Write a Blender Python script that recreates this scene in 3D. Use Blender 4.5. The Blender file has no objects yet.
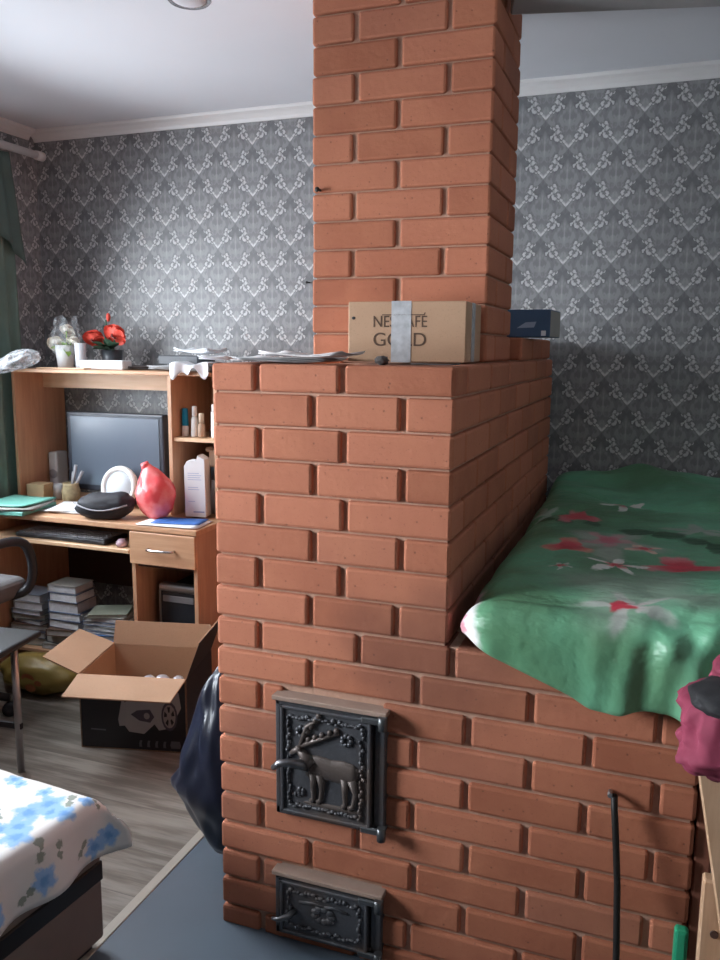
import bpy, bmesh, math, random
from mathutils import Vector, Matrix, noise

random.seed(7)
PI = math.pi
scn = bpy.context.scene
COL = scn.collection

# ------------------------------------------------------------------ camera
cam_d = bpy.data.cameras.new('camera')
cam = bpy.data.objects.new('camera', cam_d)
COL.objects.link(cam)
YAW, PITCH, ROLL = 0.3500, 0.1597, 0.0090
fw = Vector((-math.sin(YAW) * math.cos(PITCH), math.cos(YAW) * math.cos(PITCH), -math.sin(PITCH)))
rt = Vector((math.cos(YAW), math.sin(YAW), 0))
up = rt.cross(fw)
r2 = rt * math.cos(ROLL) + up * math.sin(ROLL)
u2 = -rt * math.sin(ROLL) + up * math.cos(ROLL)
cam.matrix_world = Matrix(((r2.x, u2.x, -fw.x, 0.982), (r2.y, u2.y, -fw.y, -1.681), (r2.z, u2.z, -fw.z, 1.4714), (0, 0, 0, 1)))
cam_d.sensor_fit = 'VERTICAL'
cam_d.sensor_height = 36.0
cam_d.lens = 820.0 / 960.0 * 36.0
cam_d.clip_start = 0.02
scn.camera = cam

# ------------------------------------------------------------------ world, daylight, exposure
world = bpy.data.worlds.new('overcast_sky')
scn.world = world
world.use_nodes = True
bg = world.node_tree.nodes['Background']
bg.inputs[0].default_value = (0.80, 0.90, 1.0, 1)
bg.inputs[1].default_value = 1.2


def window_light(name, y0, y1, z0, z1, power, tilt=18, spread=150, yaw=0):
    """daylight entering one window opening, falling slightly downward like skylight"""
    d = bpy.data.lights.new(name, 'AREA')
    d.shape = 'RECTANGLE'
    d.size = y1 - y0
    d.size_y = z1 - z0
    d.energy = power
    d.color = (0.88, 0.94, 1.0)
    d.spread = math.radians(spread)
    o = bpy.data.objects.new(name, d)
    COL.objects.link(o)
    base = Matrix(((0, 0, -1), (-1, 0, 0), (0, 1, 0))).to_4x4()      # local -Z looks along +X
    o.matrix_world = Matrix.Translation((-1.885, (y0 + y1) / 2, (z0 + z1) / 2)) @ Matrix.Rotation(math.radians(yaw), 4, 'Z') @ Matrix.Rotation(math.radians(tilt), 4, 'Y') @ base
    return o


window_light('window_daylight', 0.05, 1.08, 0.98, 2.10, 33)
window_light('window_daylight', -1.45, -0.60, 1.02, 1.92, 18, 7, 72, 22)
scn.view_settings.view_transform = 'Standard'
scn.view_settings.look = 'None'
scn.view_settings.gamma = 1.0
scn.view_settings.use_curve_mapping = False
scn.view_settings.exposure = 0.55
scn.cycles.use_denoising = True
scn.cycles.max_bounces = 8
scn.cycles.diffuse_bounces = 5


# ------------------------------------------------------------------ node helpers
class NT:
    def __init__(s, name):
        s.m = bpy.data.materials.new(name)
        s.m.use_nodes = True
        s.t = s.m.node_tree
        s.b = s.t.nodes['Principled BSDF']

    def n(s, typ, **kw):
        nd = s.t.nodes.new(typ)
        for k, v in kw.items():
            setattr(nd, k, v)
        return nd

    def put(s, sock, v):
        if hasattr(v, 'is_output') or isinstance(v, bpy.types.NodeSocket):
            s.t.links.new(v, sock)
        else:
            if hasattr(sock, 'default_value') and sock.type == 'RGBA' and len(v) == 3:
                v = (*v, 1)
            sock.default_value = v

    def math(s, op, a, b=None, c=None, clamp=False):
        nd = s.n('ShaderNodeMath', operation=op, use_clamp=clamp)
        for i, v in enumerate((a, b, c)):
            if v is not None:
                s.put(nd.inputs[i], v)
        return nd.outputs[0]

    def mix(s, f, a, b):
        nd = s.n('ShaderNodeMix', data_type='RGBA')
        s.put(nd.inputs[0], f)
        s.put(nd.inputs[6], a)
        s.put(nd.inputs[7], b)
        return nd.outputs[2]

    def step(s, v, lo, hi, a=0.0, b=1.0):
        nd = s.n('ShaderNodeMapRange', interpolation_type='SMOOTHSTEP')
        for i, q in enumerate((v, lo, hi, a, b)):
            s.put(nd.inputs[i], q)
        return nd.outputs[0]

    def pos(s, kind='Object'):
        return s.n('ShaderNodeTexCoord').outputs[kind]

    def xyz(s, v):
        nd = s.n('ShaderNodeSeparateXYZ')
        s.put(nd.inputs[0], v)
        return nd.outputs

    def comb(s, x, y, z=0.0):
        nd = s.n('ShaderNodeCombineXYZ')
        for i, v in enumerate((x, y, z)):
            s.put(nd.inputs[i], v)
        return nd.outputs[0]

    def scale(s, v, sc):
        nd = s.n('ShaderNodeVectorMath', operation='MULTIPLY')
        s.put(nd.inputs[0], v)
        nd.inputs[1].default_value = sc
        return nd.outputs[0]

    def noise(s, v, scale, detail=3, rough=0.5, out=0):
        nd = s.n('ShaderNodeTexNoise')
        s.put(nd.inputs['Vector'], v)
        nd.inputs['Scale'].default_value = scale
        nd.inputs['Detail'].default_value = detail
        nd.inputs['Roughness'].default_value = rough
        return nd.outputs[out]

    def voro(s, v, scale, out='Distance', feature='F1'):
        nd = s.n('ShaderNodeTexVoronoi', feature=feature)
        s.put(nd.inputs['Vector'], v)
        nd.inputs['Scale'].default_value = scale
        return nd.outputs[out]

    def bump(s, h, strength=0.3, dist=0.01):
        nd = s.n('ShaderNodeBump')
        s.put(nd.inputs['Height'], h)
        nd.inputs['Strength'].default_value = strength
        nd.inputs['Distance'].default_value = dist
        s.t.links.new(nd.outputs[0], s.b.inputs['Normal'])

    def done(s, color=None, rough=None, metal=None, **kw):
        if color is not None:
            s.put(s.b.inputs['Base Color'], color)
        if rough is not None:
            s.put(s.b.inputs['Roughness'], rough)
        if metal is not None:
            s.put(s.b.inputs['Metallic'], metal)
        for k, v in kw.items():
            s.put(s.b.inputs[k], v)
        return s.m


def plain(name, rgb, rough=0.6, metal=0.0, var=0.08, scale=14, bump=0.0, **kw):
    t = NT(name)
    p = t.pos()
    f = t.noise(p, scale, 4)
    a = tuple(max(0, c * (1 - var * 1.6)) for c in rgb)
    b = tuple(min(1, c * (1 + var * 1.6)) for c in rgb)
    if bump:
        t.bump(t.noise(p, scale * 2.5, 4), bump, 0.004)
    return t.done(t.mix(f, a, b), rough, metal, **{k.replace('_', ' '): v for k, v in kw.items()})


# ------------------------------------------------------------------ materials
def brick_mat():
    t = NT('red_brick')
    p = t.pos()
    rnd = t.n('ShaderNodeNewGeometry').outputs['Random Per Island']
    c = t.mix(t.step(rnd, 0.0, 0.8), (0.33, 0.105, 0.052), (0.44, 0.155, 0.085))
    c = t.mix(t.step(rnd, 0.86, 0.98, 0, 0.6), c, (0.27, 0.10, 0.06))
    cloud = t.noise(p, 5.0, 4, 0.6)
    c = t.mix(t.step(cloud, 0.35, 0.75, 0, 0.45), c, (0.50, 0.19, 0.10))
    # smoke-stained clay above the firebox door (a deposit, with its own ragged outline)
    x, y, z = t.xyz(p)
    dx = t.math('DIVIDE', t.math('SUBTRACT', x, 0.27), 0.27)
    dz = t.math('DIVIDE', t.math('SUBTRACT', z, 0.80), 0.20)
    d = t.math('ADD', t.math('POWER', dx, 2.0), t.math('POWER', dz, 2.0))
    d = t.math('ADD', d, t.math('MULTIPLY', t.math('SUBTRACT', cloud, 0.5), 1.6))
    c = t.mix(t.step(d, 0.1, 1.2, 0.42, 0.0), c, (0.12, 0.05, 0.035))
    spk = t.noise(p, 170, 2)
    c = t.mix(t.step(spk, 0.62, 0.75, 0, 0.45), c, (0.20, 0.06, 0.035))
    pit = t.voro(p, 38)
    c = t.mix(t.step(pit, 0.05, 0.12, 0.55, 0), c, (0.12, 0.045, 0.03))
    t.bump(t.math('ADD', t.noise(p, 60, 5), t.math('MULTIPLY', t.step(pit, 0.03, 0.14), 0.5)), 0.35, 0.004)
    return t.done(c, 0.85)


def mortar_mat():
    t = NT('clay_mortar')
    p = t.pos()
    c = t.mix(t.noise(p, 30, 4), (0.40, 0.22, 0.15), (0.54, 0.34, 0.25))
    t.bump(t.noise(p, 90, 4), 0.5, 0.005)
    return t.done(c, 0.95)


def wallpaper_mat(name, axis):
    t = NT(name)
    o = t.xyz(t.pos())
    hx = o[0] if axis == 'X' else o[1]
    p = t.math('DIVIDE', t.math('SUBTRACT', hx, 0.504), 0.178)
    q = t.math('DIVIDE', t.math('SUBTRACT', o[2], 2.330), 0.214)
    ca = t.math('FRACT', t.math('ADD', t.math('ADD', p, q), 60.0))
    cb = t.math('FRACT', t.math('ADD', t.math('SUBTRACT', p, q), 60.0))
    ea = t.math('MINIMUM', ca, t.math('SUBTRACT', 1.0, ca))
    eb = t.math('MINIMUM', cb, t.math('SUBTRACT', 1.0, cb))
    de = t.math('MINIMUM', ea, eb)
    lp = t.math('ABSOLUTE', t.math('SUBTRACT', t.math('MULTIPLY', t.math('ADD', ca, cb), 0.5), 0.5))
    lq = t.math('MULTIPLY', t.math('SUBTRACT', ca, cb), 0.5)
    v = t.comb(t.math('MULTIPLY', lp, 0.178), t.math('MULTIPLY', lq, 0.214), 0.3)
    wn = t.math('MULTIPLY', t.math('SUBTRACT', t.noise(v, 60, 3), 0.5), 0.22)
    wn2 = t.math('MULTIPLY', t.math('SUBTRACT', t.noise(v, 85, 3), 0.5), 0.20)

    def fam(tt, cc):
        """leaf clusters and dashes strung along one family of lattice lines"""
        cs = t.math('ADD', t.math('SUBTRACT', cc, t.math('ROUND', cc)), wn)
        ts = t.math('ADD', tt, wn2)
        best = None
        for (t0, c0, rt_, rc) in ((.36, .055, .050, .050), (.43, -.075, .075, .055), (.50, .075, .060, .065), (.55, -.045, .045, .05),
                                  (.58, -.135, .060, .050), (.62, .135, .055, .045), (.66, .03, .055, .035), (.30, -.045, .035, .035),
                                  (.22, .022, .035, .022), (.76, -.035, .04, .025)):
            dx = t.math('DIVIDE', t.math('SUBTRACT', ts, t0), rt_)
            dy = t.math('DIVIDE', t.math('SUBTRACT', cs, c0), rc)
            d = t.math('ADD', t.math('MULTIPLY', dx, dx), t.math('MULTIPLY', dy, dy))
            best = d if best is None else t.math('MINIMUM', best, d)
        return best
    dmin = t.math('MINIMUM', fam(t.math('SUBTRACT', 1.0, cb), ca), fam(ca, t.math('MULTIPLY', cb, -1.0)))
    leaves = t.step(dmin, 0.35, 1.5, 1, 0)
    dark = t.math('MULTIPLY', t.step(dmin, 1.1, 1.6), t.step(dmin, 2.0, 4.0, 1, 0))
    h = t.math('ADD', lq, 0.5)
    vm = t.math('MULTIPLY', t.step(h, 0.06, 0.15, 1, 0), t.step(de, 0.03, 0.085, 1, 0))
    vm = t.math('MULTIPLY', vm, t.step(h, 0.0, 0.04))
    vfill = t.math('MULTIPLY', t.step(h, 0.04, 0.30, 1, 0), 0.6)
    v2 = t.comb(t.math('MULTIPLY', lp, 0.178), t.math('MULTIPLY', lq, 0.13), 0.0)
    inner = t.step(t.noise(v2, 48, 2), 0.44, 0.58)
    stem = t.math('MULTIPLY', t.step(lp, 0.0, 0.030, 1, 0), t.step(t.math('ABSOLUTE', t.math('ADD', lq, -0.06)), 0.10, 0.22, 1, 0))
    shade = t.step(lq, 0.10, 0.40)
    c = t.mix(t.math('MULTIPLY', inner, 0.8), (0.225, 0.232, 0.242), (0.335, 0.342, 0.352))
    c = t.mix(t.math('MULTIPLY', shade, 0.55), c, (0.135, 0.14, 0.15))
    c = t.mix(vfill, c, (0.42, 0.425, 0.435))
    c = t.mix(t.math('MULTIPLY', stem, 0.45), c, (0.50, 0.50, 0.51))
    c = t.mix(t.math('MULTIPLY', dark, 0.5), c, (0.12, 0.122, 0.13))
    c = t.mix(t.math('MULTIPLY', leaves, 0.85), c, (0.66, 0.665, 0.675))
    c = t.mix(t.math('MULTIPLY', vm, 0.9), c, (0.74, 0.745, 0.755))
    t.bump(t.math('ADD', leaves, vm), 0.35, 0.003)
    return t.done(c, 0.45)


def floor_mat():
    t = NT('grey_laminate')
    p = t.pos()
    x, y, z = t.xyz(p)
    row = t.math('FLOOR', t.math('DIVIDE', y, 0.19))
    fy = t.math('FRACT', t.math('DIVIDE', y, 0.19))
    xo = t.math('ADD', x, t.math('MULTIPLY', t.math('SINE', t.math('MULTIPLY', row, 12.7)), 0.9))
    fx = t.math('FRACT', t.math('DIVIDE', xo, 1.28))
    seam = t.math('MAXIMUM', t.step(fy, 0.0, 0.02, 1, 0), t.step(fx, 0.0, 0.003, 1, 0))
    g = t.comb(t.math('MULTIPLY', x, 1.6), t.math('MULTIPLY', y, 16.0), row)
    n1 = t.noise(g, 1.6, 6, 0.62)
    n2 = t.noise(t.comb(t.math('MULTIPLY', x, 4.0), t.math('MULTIPLY', y, 90.0), row), 1.5, 3)
    c = t.mix(t.step(n1, 0.36, 0.64), (0.17, 0.145, 0.12), (0.36, 0.325, 0.28))
    c = t.mix(t.math('MULTIPLY', n2, 0.35), c, (0.12, 0.10, 0.085))
    c = t.mix(t.math('MULTIPLY', seam, 0.6), c, (0.06, 0.05, 0.045))
    return t.done(c, 0.42)


def wood_mat(name, dark, light, axis='X', rough=0.45):
    t = NT(name)
    p = t.pos()
    s = {'X': (2.2, 26, 26), 'Z': (26, 26, 2.2), 'Y': (26, 2.2, 26)}[axis]
    f = t.noise(t.scale(p, s), 1.6, 6, 0.6)
    return t.done(t.mix(t.step(f, 0.3, 0.7), dark, light), rough)


def kraft_mat():
    t = NT('kraft_cardboard')
    p = t.pos()
    c = t.mix(t.noise(p, 6, 4), (0.42, 0.255, 0.155), (0.52, 0.335, 0.215))
    c = t.mix(t.step(t.noise(p, 220, 2), 0.55, 0.75, 0, 0.25), c, (0.25, 0.15, 0.08))
    return t.done(c, 0.8)


def iron_mat():
    t = NT('cast_iron')
    p = t.pos()
    c = t.mix(t.step(t.noise(p, 9, 4), 0.45, 0.72), (0.085, 0.086, 0.095), (0.13, 0.095, 0.08))
    t.bump(t.noise(p, 130, 4), 0.4, 0.002)
    return t.done(c, 0.45, 0.3)


def flower(t, base, uv, cx, cy, R, petals, rot, col, col2=None, sx=1.0, soft=0.12, depth=0.42, amount=1.0, core=0.55):
    """a printed flower: petals around (cx, cy) in the cloth's own uv metres"""
    u, v, _ = t.xyz(uv)
    dx = t.math('DIVIDE', t.math('SUBTRACT', u, cx), sx)
    dy = t.math('SUBTRACT', v, cy)
    r = t.math('SQRT', t.math('ADD', t.math('MULTIPLY', dx, dx), t.math('MULTIPLY', dy, dy)))
    a = t.math('ARCTAN2', dy, dx)
    w = t.math('COSINE', t.math('MULTIPLY', t.math('ADD', a, rot), float(petals)))
    lim = t.math('MULTIPLY', t.math('ADD', t.math('MULTIPLY', w, depth), 1.0 - depth), R)
    f = t.step(t.math('DIVIDE', t.math('SUBTRACT', lim, r), R), -soft, soft)
    c = t.mix(t.math('MULTIPLY', f, amount), base, col)
    if col2 is not None:
        k = t.step(t.math('DIVIDE', r, R), core * .3, core, 1, 0)
        c = t.mix(t.math('MULTIPLY', k, f), c, col2)
    return c


def duvet_mat():
    t = NT('green_floral_satin')
    uv = t.pos('UV')
    d = t.noise(uv, 22, 3, 0.5, out=1)
    nd = t.n('ShaderNodeVectorMath', operation='MULTIPLY_ADD')
    t.put(nd.inputs[0], d)
    nd.inputs[1].default_value = (0.05, 0.05, 0)
    nd.inputs[2].default_value = (0, 0, 0)
    ad = t.n('ShaderNodeVectorMath', operation='ADD')
    t.put(ad.inputs[0], uv)
    t.put(ad.inputs[1], nd.outputs[0])
    w = ad.outputs[0]
    sub = t.n('ShaderNodeVectorMath', operation='SUBTRACT')
    t.put(sub.inputs[0], w)
    sub.inputs[1].default_value = (0.025, 0.025, 0)
    w = sub.outputs[0]
    big = t.noise(uv, 3.2, 3)
    c = t.mix(t.step(big, 0.35, 0.68), (0.105, 0.25, 0.13), (0.165, 0.46, 0.28))
    pale = (0.36, 0.42, 0.35)
    white = (0.80, 0.80, 0.76)
    red = (0.62, 0.045, 0.075)
    pink = (0.72, 0.34, 0.34)
    # grey-white halo petals first
    c = flower(t, c, w, 0.97, 0.29, 0.17, 4, 0.4, pale, None, 1.1, 0.4, 0.2, 0.6)
    c = flower(t, c, w, 0.87, 0.70, 0.19, 5, 0.2, pale, None, 0.8, 0.25, 0.3, 0.85)
    c = flower(t, c, w, 1.10, 0.92, 0.10, 5, 0.9, (0.42, 0.44, 0.40), None, 1.0, 0.2, 0.4, 0.8)
    c = flower(t, c, w, 0.66, 1.08, 0.09, 5, 0.5, pale, None, 0.6, 0.2, 0.4, 0.8)
    # leaves
    for (lx, ly, lr, rot) in ((0.98, 0.86, 0.11, 0.3), (0.80, 1.02, 0.08, 1.2), (1.12, 0.74, 0.10, 0.8), (0.70, 0.98, 0.07, 0.1)):
        c = flower(t, c, w, lx, ly, lr, 2, rot, (0.018, 0.075, 0.03), None, 0.8, 0.15, 0.5, 0.9)
    # lilies
    c = flower(t, c, w, 0.95, 0.19, 0.085, 5, 0.6, (0.48, 0.50, 0.46), (0.55, 0.5, 0.48), 1.2, 0.25, 0.5, 0.85)
    c = flower(t, c, w, 0.935, 0.185, 0.028, 3, 0.3, red, None, 1.0, 0.2, 0.2)
    c = flower(t, c, w, 0.87, 0.74, 0.085, 5, 0.2, (0.55, 0.33, 0.33), (0.55, 0.15, 0.19), 0.85, 0.2, 0.35)
    c = flower(t, c, w, 0.775, 0.63, 0.10, 3, 0.5, (0.66, 0.30, 0.22), red, 0.75, 0.12, 0.3, core=0.95)
    c = flower(t, c, w, 0.765, 1.06, 0.115, 3, 2.3, (0.66, 0.20, 0.22), red, 0.6, 0.12, 0.3, core=0.95)
    c = flower(t, c, w, 1.06, 0.535, 0.085, 3, 0.3, (0.66, 0.24, 0.25), red, 1.45, 0.14, 0.35, core=0.95)
    c = flower(t, c, w, 0.905, 0.475, 0.075, 5, 1.0, white, red, 1.0, 0.1, 0.45)
    c = flower(t, c, w, 0.965, 0.66, 0.05, 4, 1.0, (0.75, 0.55, 0.45), red, 1.0, 0.1, 0.4)
    c = flower(t, c, w, 0.89, 1.32, 0.105, 5, 0.4, white, red, 0.75, 0.1, 0.55)
    c = flower(t, c, w, 0.78, 0.42, 0.03, 5, 0.4, white, red, 1.0, 0.1, 0.45, 0.7)
    # white selvedge turned over at the front corner
    u, v, _ = t.xyz(w)
    ue = t.math('ADD', u, t.math('MULTIPLY', v, 0.10))
    edge = t.math('MULTIPLY', t.step(ue, 0.640, 0.668, 1, 0), t.step(v, 0.23, 0.28, 1, 0))
    c = t.mix(edge, c, (0.80, 0.76, 0.76))
    c = t.mix(t.math('MULTIPLY', t.step(u, 0.612, 0.622, 1, 0), edge), c, (0.75, 0.35, 0.42))
    t.bump(t.math('ADD', t.noise(t.scale(uv, (9, 16, 1)), 1.0, 4), t.math('MULTIPLY', t.noise(uv, 30, 3), 0.2)), 0.38, 0.03)
    return t.done(c, 0.42)


def spread_mat():
    t = NT('white_floral_bedspread')
    uv = t.pos('UV')
    d = t.noise(uv, 90, 2, 0.5, out=1)
    sc = t.scale(d, (0.02, 0.02, 0))
    ad = t.n('ShaderNodeVectorMath', operation='ADD')
    t.put(ad.inputs[0], uv)
    t.put(ad.inputs[1], sc)
    sb = t.n('ShaderNodeVectorMath', operation='SUBTRACT')
    t.put(sb.inputs[0], ad.outputs[0])
    sb.inputs[1].default_value = (0.01, 0.01, 0)
    w = sb.outputs[0]
    c = t.mix(t.noise(uv, 9, 3), (0.74, 0.73, 0.71), (0.82, 0.81, 0.80))
    blue, blue2 = (0.16, 0.36, 0.72), (0.30, 0.52, 0.82)
    for (x, y, R, n) in SPREAD_FLOWERS:
        c = flower(t, c, w, x, y, R * 1.12, n, x * 40, blue2, blue, 1.0, 0.2, 0.16)
    for (x, y, R, rot) in SPREAD_LEAVES:
        c = flower(t, c, w, x, y, R, 2, rot, (0.22, 0.27, 0.22), None, 1.0, 0.15, 0.5, 0.85)
    return t.done(c, 0.8)


SPREAD_FLOWERS = [(-0.469, -0.195, 0.022, 5), (-0.44, -0.205, 0.018, 5), (-0.357, -0.215, 0.020, 5), (-0.331, -0.298, 0.036, 5), (-0.312, -0.252, 0.036, 5),
                  (-0.285, -0.275, 0.028, 4), (-0.256, -0.268, 0.028, 5), (-0.242, -0.205, 0.018, 4), (-0.314, -0.351, 0.034, 5),
                  (-0.288, -0.386, 0.036, 5), (-0.345, -0.375, 0.026, 5), (-0.13, -0.185, 0.026, 5), (-0.12, -0.225, 0.026, 5),
                  (-0.15, -0.385, 0.03, 5), (-0.15, -0.52, 0.03, 5), (-0.52, -0.33, 0.04, 5), (-0.49, -0.29, 0.035, 5)]
_rf = random.Random(11)
for _k in range(7):
    _x, _y = _rf.uniform(-1.15, -.35), _rf.uniform(-1.75, -.55)
    for _j in range(3):
        SPREAD_FLOWERS.append((_x + _rf.uniform(-.05, .05), _y + _rf.uniform(-.05, .05), _rf.uniform(.026, .038), 5))
SPREAD_LEAVES = [(-0.22, -0.375, 0.03, 0.4), (-0.275, -0.222, 0.025, 1.1), (-0.19, -0.33, 0.022, 0.2), (-0.14, -0.26, 0.02, 0.8),
                 (-0.40, -0.33, 0.035, 0.7), (-0.22, -0.19, 0.018, 0.4), (-0.14, -0.43, 0.025, 1.2)]

M = {}
M['brick'] = brick_mat()
M['mortar'] = mortar_mat()
M['paper_x'] = wallpaper_mat('grey_damask_wallpaper', 'X')
M['paper_y'] = wallpaper_mat('grey_damask_wallpaper_side', 'Y')
M['plaster_light'] = plain('pale_plaster', (0.50, 0.48, 0.46), 0.9, var=0.03)
M['plaster'] = plain('brown_grey_plaster', (0.15, 0.135, 0.12), 0.9, var=0.06)
M['ceiling'] = plain('white_ceiling_paint', (0.74, 0.77, 0.82), 0.85, var=0.02, scale=3)  # white paint tinted blue, carrying the cool cast of the light
M['white_gloss'] = plain('white_paint', (0.80, 0.80, 0.80), 0.4, var=0.02)
M['beam'] = plain('grey_beam_paint', (0.42, 0.42, 0.43), 0.7)
M['floor'] = floor_mat()
M['sheet'] = plain('blue_grey_floor_paint', (0.125, 0.16, 0.20), 0.42, var=0.1, scale=4)
M['strip'] = plain('pale_wood_strip', (0.46, 0.42, 0.36), 0.5)
M['beech'] = wood_mat('beech_laminate', (0.50, 0.275, 0.155), (0.60, 0.36, 0.215), 'X')
M['beech_v'] = wood_mat('beech_laminate_upright', (0.46, 0.255, 0.155), (0.56, 0.33, 0.20), 'Z')
M['beech_edge'] = wood_mat('pale_beech_edge', (0.60, 0.38, 0.22), (0.68, 0.46, 0.29), 'X')
M['pine'] = wood_mat('bare_pine', (0.46, 0.275, 0.16), (0.57, 0.365, 0.23), 'Z', 0.6)
M['kraft'] = kraft_mat()
M['iron'] = iron_mat()
M['steel'] = plain('dull_steel', (0.42, 0.42, 0.43), 0.35, 0.9)
M['chrome'] = plain('chrome', (0.62, 0.62, 0.64), 0.2, 1.0, var=0.02)
M['rod_black'] = plain('blackened_steel', (0.018, 0.016, 0.015), 0.5, 0.4)
M['black'] = plain('black_plastic', (0.018, 0.018, 0.022), 0.45)
M['carton_black'] = plain('black_printed_card', (0.010, 0.010, 0.014), 0.45)
M['ink'] = plain('brown_ink', (0.10, 0.055, 0.035), 0.8)
M['tape'] = plain('clear_packing_tape', (0.50, 0.51, 0.53), 0.25, var=0.25, scale=60)
M['blue_card'] = plain('blue_printed_card', (0.06, 0.115, 0.21), 0.55)
M['grey_card'] = plain('grey_card', (0.32, 0.31, 0.29), 0.7)
M['white_card'] = plain('white_card', (0.80, 0.81, 0.83), 0.55, var=0.03)
M['paper'] = plain('white_paper', (0.78, 0.80, 0.83), 0.8, var=0.04)
M['paper_grey'] = plain('newsprint', (0.42, 0.42, 0.43), 0.8, var=0.3, scale=30)
M['duvet'] = duvet_mat()
M['spread'] = spread_mat()
M['sofa_brown'] = plain('brown_upholstery', (0.20, 0.15, 0.128), 0.75, bump=0.2)
M['sofa_black'] = plain('black_trim_board', (0.010, 0.009, 0.009), 0.4)
M['navy'] = plain('navy_nylon', (0.010, 0.014, 0.030), 0.33, var=0.25, scale=6)
M['curtain'] = plain('green_curtain_cloth', (0.15, 0.22, 0.19), 0.85, var=0.12, bump=0.1)
M['curtain_dark'] = plain('dark_green_valance_cloth', (0.10, 0.15, 0.135), 0.85, var=0.12)
M['screen'] = plain('monitor_glass', (0.11, 0.135, 0.175), 0.22, var=0.02)  # base colour raised to stand in for reflections on the glass
M['bezel'] = plain('monitor_bezel', (0.03, 0.035, 0.05), 0.35)
M['grey_plastic'] = plain('grey_plastic', (0.30, 0.30, 0.32), 0.4)
M['speaker_white'] = plain('pale_plastic', (0.62, 0.61, 0.62), 0.5)
M['seat_grey'] = plain('grey_seat_cloth', (0.13, 0.127, 0.13), 0.9, bump=0.2)
M['yellow'] = plain('yellow_plastic', (0.28, 0.195, 0.045), 0.4, var=0.2, scale=8)
M['print_red'] = plain('red_print', (0.42, 0.13, 0.05), 0.5)
M['red_bag'] = NT('red_plastic').done((0.85, 0.12, 0.12), 0.25, **{'Subsurface Weight': 0.0, 'Alpha': 1.0, 'Transmission Weight': 0.0})
M['pouch'] = plain('black_pouch_cloth', (0.020, 0.021, 0.028), 0.7, bump=0.2)
M['piping'] = plain('grey_zip', (0.30, 0.30, 0.32), 0.5)
M['teal'] = plain('teal_folder', (0.18, 0.50, 0.42), 0.5)
M['blue_paper'] = plain('blue_paper', (0.055, 0.17, 0.50), 0.5)
M['pink_plastic'] = plain('pink_plastic', (0.75, 0.50, 0.50), 0.4)
M['cyan_cap'] = plain('turquoise_cap', (0.0, 0.28, 0.50), 0.4)
M['bottle_white'] = plain('white_bottle', (0.80, 0.78, 0.76), 0.4, var=0.02)
M['tan'] = plain('tan_plastic', (0.45, 0.29, 0.20), 0.5)
M['brown_dark'] = plain('dark_brown', (0.07, 0.035, 0.025), 0.5)
M['jar'] = plain('jar_wicker', (0.34, 0.27, 0.15), 0.6, var=0.3, scale=60)
M['red_petal'] = plain('coral_petal', (0.75, 0.085, 0.055), 0.6, var=0.2, scale=60)
M['white_petal'] = plain('cream_petal', (0.82, 0.78, 0.70), 0.6, var=0.06, scale=40)
M['leaf'] = plain('dark_leaf', (0.045, 0.10, 0.06), 0.5, var=0.3)
M['leaf_light'] = plain('fresh_leaf', (0.30, 0.52, 0.10), 0.5)
M['pot_dark'] = plain('dark_pot', (0.05, 0.055, 0.065), 0.4)
M['magenta'] = plain('magenta_cloth', (0.215, 0.022, 0.055), 0.8, var=0.3, scale=9, bump=0.3)
M['black_cloth'] = plain('black_cloth', (0.008, 0.008, 0.010), 0.8)
M['green_plastic'] = plain('green_plastic', (0.02, 0.30, 0.15), 0.4)
M['silver_foil'] = plain('silver_wrap', (0.62, 0.60, 0.64), 0.3, 0.5, var=0.2, scale=30)
M['car_white'] = plain('printed_car_body', (0.34, 0.335, 0.34), 0.45)
M['car_dark'] = plain('printed_car_glass', (0.06, 0.055, 0.075), 0.45)
M['print_grey'] = plain('printed_grey', (0.10, 0.10, 0.115), 0.45)
M['lamp_glass'] = plain('frosted_glass', (0.70, 0.70, 0.74), 0.4)
M['blanket_grey'] = plain('grey_wool', (0.20, 0.17, 0.17), 0.9)
M['blanket_pale'] = plain('pale_wool', (0.40, 0.36, 0.36), 0.9)


def film_mat(name, rgb, alpha):
    t = NT(name)
    t.m.use_backface_culling = False
    f = t.noise(t.pos(), 35, 3)
    a = t.step(f, 0.40, 0.66, alpha * 0.6, min(1, alpha * 1.8))
    return t.done(rgb, 0.2, 0.0, Alpha=a)


M['film_bag'] = film_mat('clear_polythene', (0.74, 0.78, 0.82), 0.42)
M['film'] = film_mat('clear_film', (0.72, 0.76, 0.80), 0.14)
M['film_glass'] = NT('window_glass').done((0.95, 0.97, 1.0), 0.02, 0.0, **{'Transmission Weight': 1.0, 'IOR': 1.02})


def red_mat():
    t = NT('red_translucent_plastic')
    f = t.noise(t.pos(), 16, 3)
    c = t.mix(t.step(f, 0.4, 0.7), (0.80, 0.10, 0.11), (0.88, 0.24, 0.24))
    return t.done(c, 0.22)


M['red_bag'] = red_mat()


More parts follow.
